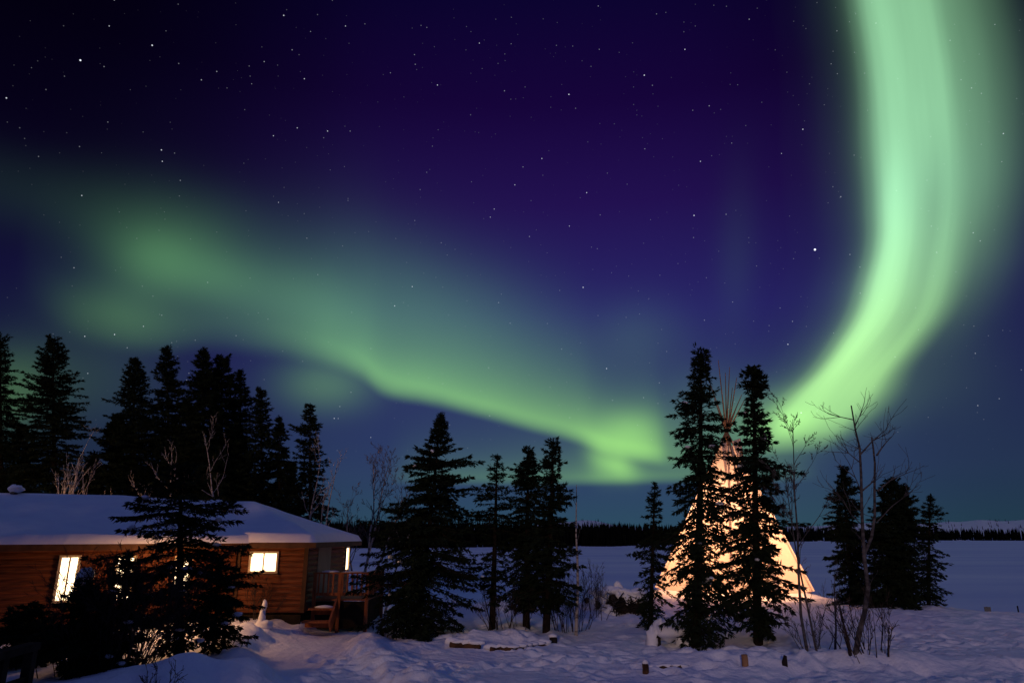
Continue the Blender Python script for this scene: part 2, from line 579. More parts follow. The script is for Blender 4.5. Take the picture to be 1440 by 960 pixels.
def ground_h(x, y):
    x = np.asarray(x, float)
    y = np.asarray(y, float)
    h = -2.6 * sst(y - shore(x), 0, 7)
    h = h + .10 * n1(x * .25, y * .25) + .10 * n2(x * .7 + 5, y * .7)
    fine = (.09 * n3(x * 1.3, y * 1.3) + .075 * n4(x * 2.9, y * 2.9) + .05 * n1(x * 5.7, y * 5.7)) * (1.05 - .5 * sst(y, 20, 30)) * (.45 + .8 * sst(n2(x * .35 + 9, y * .35), -.2, .2))
    tr_ = trail(x, y)
    on = (1 - sst(tr_, .8, 1.3)) * sst(y, 9, 12) * (1 - sst(y, 21, 22.5))
    h = h + fine * (1 - .75 * on) - .12 * on
    h = h + .20 * np.exp(-((tr_ - 1.55) / .42) ** 2) * sst(y, 11, 13) * (1 - sst(y, 18.5, 20)) * (.6 + n2(x * 1.5, y * 1.5))
    # low snowbank behind the middle spruces, lit from this side
    h = h + .36 * np.exp(-((y - 24.4 - .25 * n1(x * .6, 3.)) / .55) ** 2) * sst(x, -4.2, -3.0) * (1 - sst(x, 2.6, 3.6)) * (1 + .6 * n2(x * 1.4, y * 1.4))
    # big drift in the left foreground
    h = h + (.50 + .5 * n2(x * 1.1, y * 1.1)) * bump_at(x, y, -5.9, 13.0, 1.25, 1.1, .2) + .05 * bump_at(x, y, -8.0, 12.6, 1.6, 1.2)
    # the edge of the cleared foreground, right
    h = h + .20 * np.exp(-((y - 15.2 + .05 * x) / .5) ** 2) * sst(x, 2.2, 3.2) * (1 - sst(x, 9, 14)) * (1 + .8 * n3(x, y))
    # snow heaped over the ring of logs
    h = h + .20 * bump_at(x, y, -1.0, 18.5, .55, .40) + .22 * bump_at(x, y, .2, 18.45, 1.0, .38) + .16 * bump_at(x, y, 1.0, 18.9, .4, .4)
    # shoulders of land
    h = h + .35 * bump_at(x, y, 12.6, 24.0, 2.4, 2.2) + .30 * bump_at(x, y, 9.5, 31.5, 4, 3.5) + .12 * bump_at(x, y, 5.0, 16.6, .9, .4)
    h = h + .25 * bump_at(x, y, -3.4, 23.2, .7, .5) + .15 * sst(x, -5.6, -7.5) * sst(y, 14, 18)
    h = h + .14 * (1 - sst(x, -6, -5)) * sst(y, 17, 20)
    return h


def gz(x, y):
    return float(ground_h(np.array([x]), np.array([y]))[0])


def ground_at(px, py):
    """where the photograph's pixel meets the ground"""
    a, yy, zz = ray(px, py)
    t_ = 4.0
    while t_ < 70:
        if CAM_Z + zz * t_ <= gz(a * t_, yy * t_):
            break
        t_ += .04
    return Vector((a * t_, yy * t_, gz(a * t_, yy * t_)))


# ------------------------------------------------------------------ setting: snow, lake, hills, far forest
ys = np.concatenate([np.linspace(-12, 6, 40)[:-1], np.linspace(6, 30, 360)[:-1], np.linspace(30, 60, 110)])
xs = np.concatenate([np.linspace(-60, -16, 60)[:-1], np.linspace(-16, 18, 460)[:-1], np.linspace(18, 60, 60)])
X, Yg = np.meshgrid(xs, ys)
Zg = ground_h(X, Yg)
# boot tracks trodden into the open snow
gf = np.random.default_rng(12)
for _ in range(26):
    px_, py_ = gf.uniform(-4, 11), gf.uniform(10, 21)
    hd = gf.uniform(0, 6.28)
    for k_ in range(26):
        hd += gf.normal(0, .12)
        px_ += .42 * math.cos(hd)
        py_ += .42 * math.sin(hd)
        if not (-4.5 < px_ < 13 and 8 < py_ < 22):
            break
        ox, oy = px_ + (.13 if k_ % 2 else -.13) * -math.sin(hd), py_ + (.13 if k_ % 2 else -.13) * math.cos(hd)
        i0, i1 = np.searchsorted(ys, [oy - .5, oy + .5])
        j0, j1 = np.searchsorted(xs, [ox - .5, ox + .5])
        u_, v_ = X[i0:i1, j0:j1] - ox, Yg[i0:i1, j0:j1] - oy
        dd_ = np.sqrt((u_ * math.cos(hd) + v_ * math.sin(hd)) ** 2 / 2.2 + (v_ * math.cos(hd) - u_ * math.sin(hd)) ** 2)
        Zg[i0:i1, j0:j1] += -.085 * np.exp(-(dd_ / .10) ** 2) + .03 * np.exp(-((dd_ - .2) / .07) ** 2)
tag(MB().grid(X, Yg, Zg).build('ground', SNOW, None, True), 'trampled snow covering the ground around the cabin and trees', 'ground', kind='structure')
lx = np.linspace(-4000, 4000, 41)
ly = np.concatenate([np.linspace(15, 100, 10)[:-1], np.linspace(100, 4000, 20)])
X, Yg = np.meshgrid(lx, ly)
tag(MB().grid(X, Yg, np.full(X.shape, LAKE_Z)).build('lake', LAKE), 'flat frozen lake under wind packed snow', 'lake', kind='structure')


def far_shore(a):
    return np.interp(a, [-60, -20, 0, 8, 12, 20, 28, 34, 60], [230, 250, 275, 300, 360, 560, 820, 900, 900]) * (1 + .05 * n1(a * .5, 9.))


def hill_h(a, r):
    D = far_shore(a)
    u = r - D
    h = LAKE_Z - .4 + 3.5 * sst(u, 0, 70)
    ridge = np.interp(a, [-60, 0, 3, 5.5, 9, 11, 18, 24, 30, 36, 60], [9, 11, 20, 23, 14, 10, 12, 20, 27, 30, 24])
    ridge = ridge * (1 + .18 * n2(a * .6, r * .002) + .08 * n3(a * 1.7, r * .004))
    return h + ridge * sst(u, 120, 700) * (1 - .6 * sst(u, 1000, 2400))


aa = np.linspace(-62, 62, 500)
uu = np.concatenate([np.linspace(-20, 140, 24)[:-1], np.linspace(140, 2600, 60)])
A_, U_ = np.meshgrid(aa, uu)
Rr = far_shore(A_) + U_
tag(MB().grid(Rr * np.sin(np.radians(A_)), Rr * np.cos(np.radians(A_)), hill_h(A_, Rr)).build('hills', SNOW, None, True),
    'low snowy hills along the far side of the lake', 'hills', kind='structure')
fb = MB()
K = 6
# one band of shore forest, and scattered trees on the ridges: reads as a single dark mass
cnt = 6500
fa = rng.uniform(-50, 44, cnt)
fu = rng.random(cnt) ** 1.2 * 95 + 2
patch = n2(fa * .55, fu * .02) + .6 * n3(fa * 1.7, fu * .03)
keep = (fa < 20) | (patch > -.28) | (fu < 14) & (patch > -.3)
fa, fu = fa[keep], fu[keep]
cn2 = 3000
ra = rng.uniform(-50, 44, cn2)
ru = rng.uniform(110, 900, cn2)
pt = n1(ra * .9 + 40, ru * .006) + .5 * n3(ra * 2.3, ru * .01)
kp = pt > .05
fa, fu = np.concatenate([fa, ra[kp]]), np.concatenate([fu, ru[kp]])
fr = far_shore(fa) + fu
fz = hill_h(fa, fr)
fx, fy = fr * np.sin(np.radians(fa)), fr * np.cos(np.radians(fa))
fh = rng.normal(7.3, .7, len(fa)).clip(4, 10) * np.where(fu > 110, .5, 1) * np.where(fa > 16, 1.25, 1)
fw = fh * rng.uniform(.10, .17, len(fa))
for lay, (zb, zt, wf) in enumerate([(.0, .45, 1.0), (.25, .68, .8), (.5, .86, .58), (.72, 1.04, .36)]):
    th = np.arange(K) * 2 * math.pi / K + lay * .5
    rr = fw[:, None] * wf * rng.uniform(.6, 1.25, (len(fa), K))
    v = np.zeros((len(fa), K + 1, 3))
    v[:, :K, 0] = fx[:, None] + rr * np.cos(th)
    v[:, :K, 1] = fy[:, None] + rr * np.sin(th)
    v[:, :K, 2] = (fz + fh * zb)[:, None] - rng.uniform(0, .06, (len(fa), K)) * fh[:, None]
    v[:, K, 0], v[:, K, 1], v[:, K, 2] = fx, fy, fz + fh * zt
    bi = np.arange(len(fa))[:, None] * (K + 1)
    jj = np.arange(K)[None, :]
    f = np.stack([bi + jj, bi + (jj + 1) % K, np.broadcast_to(bi + K, (len(fa), K))], -1).reshape(-1, 3)
    fb.add(v.reshape(-1, 3), f)
tag(fb.build('far_forest', FOREST), 'dark spruce forest along the far lake shore and on the hills', 'forest', kind='stuff')


# ------------------------------------------------------------------ spruces
def make_spruce(root, H, prof, seed, dens=1.0, clear=.08, gap=.0, spray=.15, lean=(0, 0), wood=True, rad=.0, clump=0.55, snow=0):
    """prof: [(height fraction, half width in metres)]"""
    g = np.random.default_rng(seed)
    hf = np.array([p_[0] for p_ in prof])
    hw = np.array([p_[1] for p_ in prof])
    o_ = np.argsort(hf)
    hf, hw = hf[o_], hw[o_]
    lv = .105 / math.sqrt(dens) * (H / 7) ** .35
    zz = []
    z = clear * H
    while z < H * .985:
        zz.append(z)
        z += lv * g.uniform(.6, 1.4) * (1 + .3 * (1 - z / H))
    zz = np.array(zz)
    per = 7
    lf = np.repeat(g.uniform(.72, 1.2, len(zz)), per)
    z0 = np.repeat(zz, per) + g.normal(0, .03, len(zz) * per)
    ph = g.uniform(0, 2 * math.pi, len(z0))
    frac = np.clip(z0 / H, 0, 1)
    base = np.interp(frac, hf, hw)
    # lobed outline: whole sectors and levels grow long or stay short
    wob = VN(seed + 90)
    amp = np.interp(frac, [0, .7, 1], [1, .85, .3])
    L = base * lf * (1.08 + amp * .9 * wob(ph * 1.1 + 3, z0 * 1.7) + amp * .7 * wob(ph * 2.2 + 30, z0 * 4.)) * g.uniform(.5, 1.15, len(z0))
    L = np.clip(L, .05, None)
    if gap:
        k_ = g.random(len(z0)) > gap
        z0, ph, frac, L = z0[k_], ph[k_], frac[k_], L[k_]
    e0 = np.radians(np.interp(frac, [0, .35, .7, .92, 1], [-22, -12, 2, 28, 60]) + g.normal(0, 9, len(z0)) + g.normal(0, 8) * (1 - frac))
    droop = np.interp(frac, [0, .5, 1], [.34, .26, .05]) * g.uniform(.5, 1.6)
    lx_, ly_ = lean
    curv = np.clip(g.normal(0, 1, 2), -1.2, 1.2) * .005 * H

    def trunk_xy(z):
        q = z / H
        return lx_ * q + curv[0] * np.sin(q * 3.1), ly_ * q + curv[1] * np.sin(q * 2.7)

    def pos(b, s):
        r = L[b] * s * np.cos(e0[b])
        x0, y0 = trunk_xy(z0[b])
        z = z0[b] + L[b] * (np.sin(e0[b]) * s - droop[b] * s ** 2 + droop[b] * .75 * s ** 3)
        return np.stack([x0 + np.cos(ph[b]) * r, y0 + np.sin(ph[b]) * r, z], -1)

    nb = len(z0)
    # sprays of needles along side twigs
    spray = spray * .72
    n_s = np.maximum(8, (L * 132 * dens ** .6 * (.108 / spray) ** 1.5 + 8)).astype(int)
    b = np.repeat(np.arange(nb), n_s)
    s = g.random(len(b)) ** .75 * .92 + .08
    ds = .16 / np.maximum(L[b], .1)
    sq = np.round(s / ds) * ds
    s = np.clip(s * (1 - clump) + sq * clump, .03, 1.02)
    side = np.where(g.random(len(b)) < .5, -1, 1)
    w = (.30 * L[b] * (1 - s) ** .8 + .05) * np.minimum(1, s * 3)
    u = g.random(len(b)) * w
    dirb = np.stack([np.cos(ph[b]), np.sin(ph[b]), np.sin(e0[b]) - droop[b] * s], -1)
    dirb /= np.linalg.norm(dirb, axis=1)[:, None]
    perp = np.stack([-np.sin(ph[b]), np.cos(ph[b]), np.zeros(len(b))], -1)
    tw = dirb * .6 + perp * (side * .8)[:, None]
    tw[:, 2] -= .16
    P0 = pos(b, s) + tw * u[:, None] + g.normal(0, .014, (len(b), 3))
    ax = tw + g.normal(0, .42, (len(b), 3))
    tip = s > .93
    ax[tip] = dirb[tip] + g.normal(0, .3, (tip.sum(), 3))
    ax /= np.linalg.norm(ax, axis=1)[:, None]
    ls = spray * g.uniform(.55, 1.25, len(b))
    wd = np.cross(ax, g.normal(0, 1, (len(b), 3)))
    wd /= np.linalg.norm(wd, axis=1)[:, None] + 1e-9
    wd *= (ls * g.uniform(.10, .19, len(b)))[:, None]
    v = np.stack([P0 - ax * (ls * .15)[:, None], P0 + ax * (ls * .35)[:, None] + wd, P0 + ax * ls[:, None], P0 + ax * (ls * .35)[:, None] - wd], 1).reshape(-1, 3)
    crown = MB().add(v, np.arange(len(v)).reshape(-1, 4))
    # leader
    kk = 40
    zt = H * (1 - .09 * g.random(kk) ** 1.5)
    x0, y0 = trunk_xy(zt)
    a_ = g.uniform(0, 6.28, kk)
    ax = np.stack([np.cos(a_) * .7, np.sin(a_) * .7, np.full(kk, .8)], -1)
    pp = np.stack([x0, y0, zt], -1)
    wd = np.stack([-np.sin(a_), np.cos(a_), np.zeros(kk)], -1) * .022
    ls = .13 * np.clip((H - zt) / (.09 * H) + .35, .3, 1)[:, None] * (spray / .15)
    v = np.stack([pp, pp + ax * ls * .5 + wd, pp + ax * ls, pp + ax * ls * .5 - wd], 1).reshape(-1, 3)
    crown.add(v, np.arange(len(v)).reshape(-1, 4))
    crown.build('crown', NEEDLE, root)
    # limbs
    if wood:
        lb = MB()
        S = np.array([0, .35, .7, 1.0])
        pts = np.stack([pos(np.arange(nb), np.full(nb, q)) for q in S], 1)
        rr = np.outer(.006 + .010 * np.minimum(L, 1.6), [1, .75, .5, .2])
        up_ = np.array([[0, 0, 1.], [.87, 0, -.5], [-.87, 0, -.5]])
        pv = np.stack([-np.sin(ph), np.cos(ph), 0 * ph], -1)
        offs = np.stack([np.outer(np.ones(nb), [0, 0, 1.]), pv * .87 - [0, 0, .5], -pv * .87 - [0, 0, .5]], 1)
        v = pts[:, :, None, :] + rr[:, :, None, None] * offs[:, None, :, :]
        i, q, j = np.meshgrid(np.arange(nb), np.arange(3), np.arange(3), indexing='ij')
        o0 = i * 12
        f = np.stack([o0 + q * 3 + j, o0 + q * 3 + (j + 1) % 3, o0 + (q + 1) * 3 + (j + 1) % 3, o0 + (q + 1) * 3 + j], -1).reshape(-1, 4)
        lb.add(v.reshape(-1, 3), f)
        lb.build('limbs', BARK, root)
    r0 = rad or .011 * H + .02
    zt = np.linspace(-.25, H * .99, 14)
    x0, y0 = trunk_xy(np.maximum(zt, 0))
    MB().tube(np.stack([x0, y0, zt], -1), r0 * (1 - np.clip(zt / H, 0, 1)) ** .8 + .006, 8).build('trunk', BARK, root, True)
    if snow:
        sb = MB()
        ok = np.where((frac > .12) & (frac < .8) & (np.sin(ph) < .1))[0]
        for q in g.choice(ok, min(snow, len(ok)), replace=False):
            c = pos(np.array([q]), np.array([g.uniform(.45, .85)]))[0]
            blob(sb, c + [0, 0, .03], np.array([g.uniform(.05, .12), g.uniform(.05, .1), g.uniform(.025, .055)]), int(g.integers(1e6)))
        sb.build('snow_clumps', SNOW_CAP, root, True)


def blob(mb, c, r, seed, nu=10, nv=7, rough=.3):
    w = VN(seed % 9973)
    th = np.linspace(0, 2 * math.pi, nu + 1)[:-1]
    phv = np.linspace(0, math.pi, nv)
    T, P_ = np.meshgrid(th, phv, indexing='xy')
    k = 1 + rough * 2 * w(np.cos(T) * 1.3 + 5 + P_, np.sin(T) * 1.3 + P_ * 1.4)
    v = np.stack([c[0] + r[0] * k * np.sin(P_) * np.cos(T), c[1] + r[1] * k * np.sin(P_) * np.sin(T), c[2] + r[2] * k * np.cos(P_)], -1)
    i, j = np.meshgrid(np.arange(nv - 1), np.arange(nu), indexing='ij')
    f = np.stack([i * nu + j, i * nu + (j + 1) % nu, (i + 1) * nu + (j + 1) % nu, (i + 1) * nu + j], -1).reshape(-1, 4)
    mb.add(v.reshape(-1, 3), f)


def spruce(label, base, top, prof, seed, Y=None, group=None, name='spruce_tree', **kw):
    """base/top: where the photo shows the foot and the tip; prof: [(py, half width px)]"""
    if Y is None:
        p0 = ground_at(*base)
    else:
        p0 = at(base[0], base[1], Y)
        p0.z = gz(p0.x, Y) if Y < 60 else p0.z
    Yd = p0.y
    tp = at(top[0], top[1], Yd)
    H = tp.z - p0.z
    pr = []
    for py, w in prof:
        q = at(base[0], py, Yd)
        sc_ = Yd / ray(base[0], py)[1] / 960
        pr.append(((q.z - p0.z) / H, w * sc_))
    r_ = thing(name, label, 'tree', p0, 0, group)
    make_spruce(r_, H, pr, seed, lean=(tp.x - p0.x, 0), **kw)
    return r_


# black spruces that stand free between the cabin and the tipi
FREE = 'spruces standing between the cabin and the lake'
spruce('young wide-branched spruce right in front of the cabin wall with its bare trunk showing', (256, 893), (254, 655),
       [(655, 8), (672, 24), (690, 54), (712, 90), (735, 98), (765, 90), (790, 68), (812, 82), (835, 92), (860, 60), (885, 40)], 11, Y=15.2,
       dens=.95, clear=.10, spray=.16, gap=.28, rad=.11, clump=.85, snow=16, group=None)
spruce('small low spruce bush at the foot of the cabin wall beside the drift', (300, 915), (308, 788), [(800, 12), (815, 38), (840, 46), (865, 40), (885, 34), (908, 22)], 12,
       dens=1.1, clear=.06, spray=.13, gap=.15, snow=5)
spruce('broad dense spruce right of the cabin porch with boughs down to the snow', (585, 893), (620, 580),
       [(580, 2), (600, 10), (622, 14), (642, 30), (652, 46), (672, 40), (700, 52), (722, 62), (760, 66), (800, 72), (840, 66), (870, 58), (893, 40)], 13,
       dens=1.5, clear=.0, spray=.16, snow=7)
spruce('thin open spruce with a bare lower trunk, first of three beside the broad one', (692, 884), (699, 638),
       [(638, 3), (655, 9), (680, 20), (700, 26), (730, 40), (750, 30), (780, 30), (800, 34), (820, 26), (845, 10)], 14, dens=.6, clear=.14, gap=.25, spray=.14, rad=.09)
spruce('dense middle spruce of the three beside the broad spruce, on a short bare trunk', (740, 882), (743, 630),
       [(630, 3), (650, 10), (680, 24), (710, 30), (750, 34), (790, 36), (820, 38), (842, 32), (856, 10)], 15, dens=1.15, clear=.11, spray=.15, rad=.10)
spruce('narrow knobbly-topped spruce beside the bare white birch pole', (768, 888), (778, 619),
       [(619, 5), (632, 13), (645, 11), (658, 17), (672, 15), (690, 24), (720, 22), (760, 28), (800, 36), (825, 34), (845, 20)], 16, dens=1.05, clear=.14, spray=.15, rad=.10)
spruce('small thin spruce at the left edge of the glowing tipi', (915, 882), (921, 678),
       [(678, 2), (700, 9), (720, 12), (740, 12), (770, 22), (810, 28), (840, 30), (865, 24), (880, 15)], 17, dens=.7, clear=.03, spray=.13, gap=.1)
spruce('tallest ragged spruce left of the tipi poles', (978, 908), (985, 489),
       [(489, 4), (505, 12), (530, 16), (552, 14), (565, 30), (590, 34), (625, 42), (650, 46), (690, 40), (720, 52), (770, 50), (810, 60), (840, 54), (865, 48), (888, 20)], 18,
       dens=.9, clear=.06, spray=.17, rad=.12, clump=.75, snow=9)
spruce('tall narrow spruce with a knobbly top right of the tipi poles', (1066, 906), (1060, 514),
       [(514, 5), (526, 11), (545, 16), (560, 14), (572, 9), (590, 18), (620, 24), (655, 38), (700, 42), (740, 44), (780, 50), (820, 58), (845, 52), (870, 36), (890, 24)], 19,
       dens=1.25, clear=.05, spray=.17, rad=.12, clump=.75, snow=4)
spruce('dark pointed spruce behind the leafless birches near the lake', (1200, 855), (1186, 655),
       [(655, 3), (680, 13), (700, 17), (740, 22), (780, 26), (820, 32), (845, 26), (853, 18)], 20, Y=26.5, dens=1.3, clear=.0, spray=.16)
spruce('left and taller of the two merged dark spruces by the lake edge', (1246, 872), (1254, 672),
       [(672, 4), (695, 14), (720, 22), (760, 30), (800, 36), (840, 40), (872, 28)], 21, Y=24.2, dens=1.7, clear=.0, spray=.16)
spruce('right and shorter of the two merged dark spruces by the lake edge', (1268, 873), (1271, 684),
       [(684, 4), (705, 12), (730, 20), (770, 24), (810, 28), (850, 30), (873, 22)], 22, Y=24.0, dens=1.6, clear=.0, spray=.16)
spruce('thin sparse spruce nearest the open lake on the snowy point', (1308, 866), (1309, 694),
       [(694, 2), (715, 9), (735, 16), (748, 8), (770, 18), (800, 22), (830, 28), (850, 30), (864, 26)], 23, Y=24.5, dens=.8, clear=.02, spray=.13, gap=.1)

spruce('ragged dark spruce sapling in the left foreground below the second window', (168, 938), (180, 776),
       [(776, 4), (800, 16), (830, 30), (860, 40), (900, 46), (930, 40)], 25, Y=13.8, dens=1.1, clear=.0, spray=.15, gap=.2, clump=.8, snow=4)
spruce('squat black spruce bush in the left foreground between railing and sapling', (128, 940), (122, 826),
       [(826, 8), (850, 36), (880, 60), (910, 66), (935, 60)], 26, Y=13.6, dens=1.3, clear=.0, spray=.15, gap=.1, clump=.8)
spruce('low black juniper-like bush under the leaning left window', (45, 915), (40, 858),
       [(858, 14), (875, 46), (895, 56), (915, 50)], 27, Y=15, dens=1.4, clear=.0, spray=.15)

# unseen spruces added past the left edge to shade the cabin and drift
for i, (x, y, h) in enumerate([(-9.6, 8, 8), (-12, 9.5, 8.5), (-14.5, 11.5, 9), (-17, 13.5, 9), (-10.8, 5.5, 8), (-13.5, 7.2, 9), (-20, 16.5, 10), (-7.7, 4.6, 6)]):
    o_ = thing('spruce_tree', 'unseen tall spruce added beyond the left picture edge to cast shade', 'tree', (x, y, gz(x, y)), 0, 'unseen spruces added beyond the left picture edge')
    make_spruce(o_, h, [(0, 2.0), (.3, 1.9), (.7, 1.1), (1, .1)], 200 + i, dens=1.1, clear=.05, spray=.3, wood=False)

# black wall of spruces behind the cabin
BACK = [
    ('dark spruce cut by the left picture edge behind the cabin roof', 0, 474, 32, [(474, 8), (520, 16), (570, 24), (640, 38), (760, 44)], 1.1),
    ('tall dense spruce over the left cabin roof beside the bright birch', 74, 476, 31, [(476, 9), (500, 14), (512, 22), (535, 30), (560, 36), (575, 42), (640, 40), (760, 44)], 1.5),
    ('shorter pointed spruce, first right of the dark gap above the roof', 189, 504, 33, [(504, 4), (530, 14), (560, 22), (580, 40), (610, 44), (660, 50), (760, 50)], 1.5),
    ('club-topped spruce above the young spruce at the cabin wall', 234, 489, 32, [(489, 7), (510, 13), (540, 19), (570, 21), (600, 28), (660, 40), (760, 46)], 1.5),
    ('pointed spruce behind the cabin just left of the highest twin tops', 286, 490, 30, [(490, 4), (515, 12), (550, 22), (590, 30), (640, 42), (760, 50)], 1.7),
    ('club-topped spruce crowded against the pointed one behind the cabin', 312, 500, 31, [(500, 8), (520, 14), (550, 22), (600, 26), (660, 34), (760, 40)], 1.6),
    ('slender spruce tucked behind the club-topped one over the roof ridge', 338, 519, 32, [(519, 3), (545, 9), (570, 17), (620, 20), (680, 28), (760, 32)], 1.1),
    ('slim pointed spruce with upswept tip over the hipped roof', 366, 544, 30, [(544, 3), (570, 9), (600, 16), (640, 20), (690, 26), (760, 28)], 1.2),
    ('smallest pointed spruce in the row behind the cabin', 392, 584, 30, [(584, 2), (610, 9), (640, 13), (680, 20), (760, 24)], 1.3),
    ('spruce with long level upper boughs right of the row behind the roof', 436, 567, 29, [(567, 4), (590, 9), (600, 12), (607, 28), (612, 14), (630, 20), (665, 20), (700, 24), (730, 28), (770, 26)], .95),
]
for i, (lab, px, pt_, Yb, pf, dn) in enumerate(BACK):
    spruce(lab, (px, 860), (px, pt_), pf, 40 + i, Y=Yb, dens=dn * .9, clear=.03, spray=.20, wood=(i in (1, 8, 9)), group='spruces behind the cabin')
# undergrowth spruces that close the gaps between those trunks
for i, (px, pt_, hw_, lab) in enumerate([(30, 600, 44, 'low dark spruce filling the gap at the far left above the roof'), (130, 640, 34, 'low spruce in the dark gap above the left roof'),
                                          (165, 585, 44, 'squat wide spruce below the first pointed one'), (262, 560, 48, 'bushy spruce between the two central trunks above the roof'),
                                          (330, 600, 46, 'bushy spruce low against the hipped roof ridge'), (410, 650, 26, 'little spruce low between the smallest and the level-boughed one')]):
    spruce(lab, (px, 860), (px, pt_), [(pt_, 5), (pt_ + 40, hw_ * .5), (pt_ + 90, hw_), (790, hw_)], 60 + i, Y=34 + i % 2, dens=1.5, clear=.02, spray=.22, wood=False, group='spruces behind the cabin')


# ------------------------------------------------------------------ bare trees and shrubs
def grow(mbs, p_, d_, L, r, lev, g, maxlev, spread=.6, nkid=(3, 5), up=.12, wig=.16, kids_from=.3, lim=.45):
    n = 6 if lev < 2 else 4
    pts = [np.array(p_)]
    d_ = np.array(d_, float)
    d_ /= np.linalg.norm(d_)
    dirs = [d_]
    for i in range(n):
        d_ = d_ + g.normal(0, wig, 3) * (.5 if lev == 0 else 1) + np.array([0, 0, up])
        d_ /= np.linalg.norm(d_)
        pts.append(pts[-1] + d_ * L / n)
        dirs.append(d_)
    rr = np.linspace(r, r * (.16 if lev == 0 else .25), n + 1)
    rr = np.maximum(rr, .0036)
    mbs[min(lev, 1)].tube(pts, rr, 7 if lev == 0 else (4 if lev == 1 else 3), cap=False)
    if lev >= maxlev:
        return
    for _ in range(int(g.integers(nkid[0], nkid[1] + 1)) + (3 if lev == 0 else 0)):
        q = kids_from + (1 - kids_from) * g.random() ** .8 if lev == 0 else g.uniform(.2, 1)
        i = min(n - 1, int(q * n))
        f = q * n - i
        pp = pts[i] * (1 - f) + pts[i + 1] * f
        a = np.cross(dirs[i], g.normal(0, 1, 3))
        a /= np.linalg.norm(a) + 1e-9
        dd = dirs[i] * math.cos(spread) + a * math.sin(spread) * g.uniform(.7, 1.3)
        grow(mbs, pp, dd, L * lim * g.uniform(.6, 1.15) * (1.25 - .5 * q if lev == 0 else 1), rr[i] * .5, lev + 1, g, maxlev, spread, nkid, up, wig, kids_from, lim)


def bare_tree(label, base, top, seed, Y=None, bark=BIRCH, twig=None, stems=None, name='birch_tree', cat='tree', maxlev=3, group=None, r=.05, **kw):
    g = np.random.default_rng(seed)
    p0 = ground_at(*base) if Y is None else at(base[0], base[1], Y)
    if Y is not None:
        p0.z = gz(p0.x, Y)
    H = at(top[0], top[1], p0.y).z - p0.z
    lx_ = at(top[0], top[1], p0.y).x - p0.x
    root = thing(name, label, cat, p0, 0, group)
    mbs = [MB(), MB()]
    for (ox, oz, hfrac, ang) in stems or [(0, 0, 1, lx_ / H)]:
        grow(mbs, (ox, g.normal(0, .05), -.1), (ang, g.normal(0, .05), 1), H * hfrac, r * (.6 + .4 * hfrac), 0, g, maxlev, **kw)
    mbs[0].build('trunk', bark, root, True)
    mbs[1].build('twigs', twig or bark, root)
    return root


def shrub(label, base, hpx, wpx, seed, n=14, Y=None, maxlev=2, m=None, name='bare_shrub', group=None, **kw):
    g = np.random.default_rng(seed)
    p0 = ground_at(*base) if Y is None else at(base[0], base[1], Y)
    p0.z = gz(p0.x, p0.y)
    s = p0.y / 1.06 / 960
    root = thing(name, label, 'shrub', p0, 0, group)
    mbs = [MB(), MB()]
    for i in range(n):
        a = g.uniform(-1, 1)
        ox = a * wpx * s * .35 + g.normal(0, .06)
        grow(mbs, (ox, g.normal(0, .25 * wpx * s), gz(p0.x + ox, p0.y) - p0.z - .06), (a * .45 + g.normal(0, .12), g.normal(0, .25), 1), hpx * s * g.uniform(.45, 1.05), g.uniform(.007, .014), 0, g, maxlev,
             **{**dict(spread=.5, nkid=(2, 4), up=.05, wig=.12, kids_from=.25, lim=.4), **kw})
    mbs[0].build('stems', m or TWIG, root)
    mbs[1].build('twigs', m or TWIG, root)
    return root


bare_tree('many-stemmed pale birch lit warm behind the left roof', (64, 845), (70, 640), 71, Y=25.5, r=.10, bark=BIRCH, twig=BIRCH,
          stems=[(0, 0, 1, .10), (.05, 0, .85, .32), (-.08, 0, .8, -.22), (.1, 0, .8, .5)], spread=.45, nkid=(3, 4), lim=.35, kids_from=.55)
bare_tree('pale birch in the dark above the roof over the young spruce', (228, 845), (228, 636), 72, Y=26.5, r=.09, stems=[(0, 0, .95, .0), (.05, 0, .8, -.2)], lim=.3, kids_from=.6)
bare_tree('slim birch rising at the ridge of the hipped roof', (316, 845), (322, 600), 73, Y=27, r=.055, lim=.28, kids_from=.5)
bare_tree('low tangled birch in the dark above the left roof', (170, 845), (165, 670), 74, Y=25.5, r=.05, stems=[(0, 0, .9, .2), (0, 0, .8, -.3), (.2, 0, .7, .4)], lim=.35)
bare_tree('twin-stemmed birch behind the hip of the roof', (418, 845), (415, 640), 75, Y=27.5, r=.06, stems=[(0, 0, 1, .0), (.1, 0, .8, .22)], lim=.28, kids_from=.4)
bare_tree('straight slender birch next to the level-boughed spruce', (450, 850), (454, 640), 76, Y=27.5, r=.055, lim=.25, kids_from=.4)
bare_tree('forked birch with a haze of fine twigs behind the porch', (502, 855), (512, 650), 77, Y=28, r=.06, stems=[(0, 0, 1, .08), (.1, 0, .95, .16), (-.1, 0, .7, -.05), (.2, 0, .8, .3)], maxlev=4, bark=BIRCH, twig=PALE,
          lim=.36, nkid=(4, 7), kids_from=.35)
bare_tree('leaning birch pole between the porch and the broad spruce', (540, 872), (585, 722), 78, Y=24.5, r=.05, lim=.25, kids_from=.5)
bare_tree('bare white birch pole between the narrow spruce and the snow pile', (810, 893), (812, 676), 79, r=.05, maxlev=2, lim=.14, nkid=(1, 2), kids_from=.55, spread=.35, bark=BIRCH, twig=DULL)
bare_tree('slender pale birch with a fine round crown right of the tipi', (1137, 918), (1112, 585), 80, r=.036, maxlev=4, bark=DULL, twig=DULL, lim=.26, nkid=(6, 8), kids_from=.42, spread=.65, wig=.10, up=.06, stems=[(0, 0, 1, -.07)])
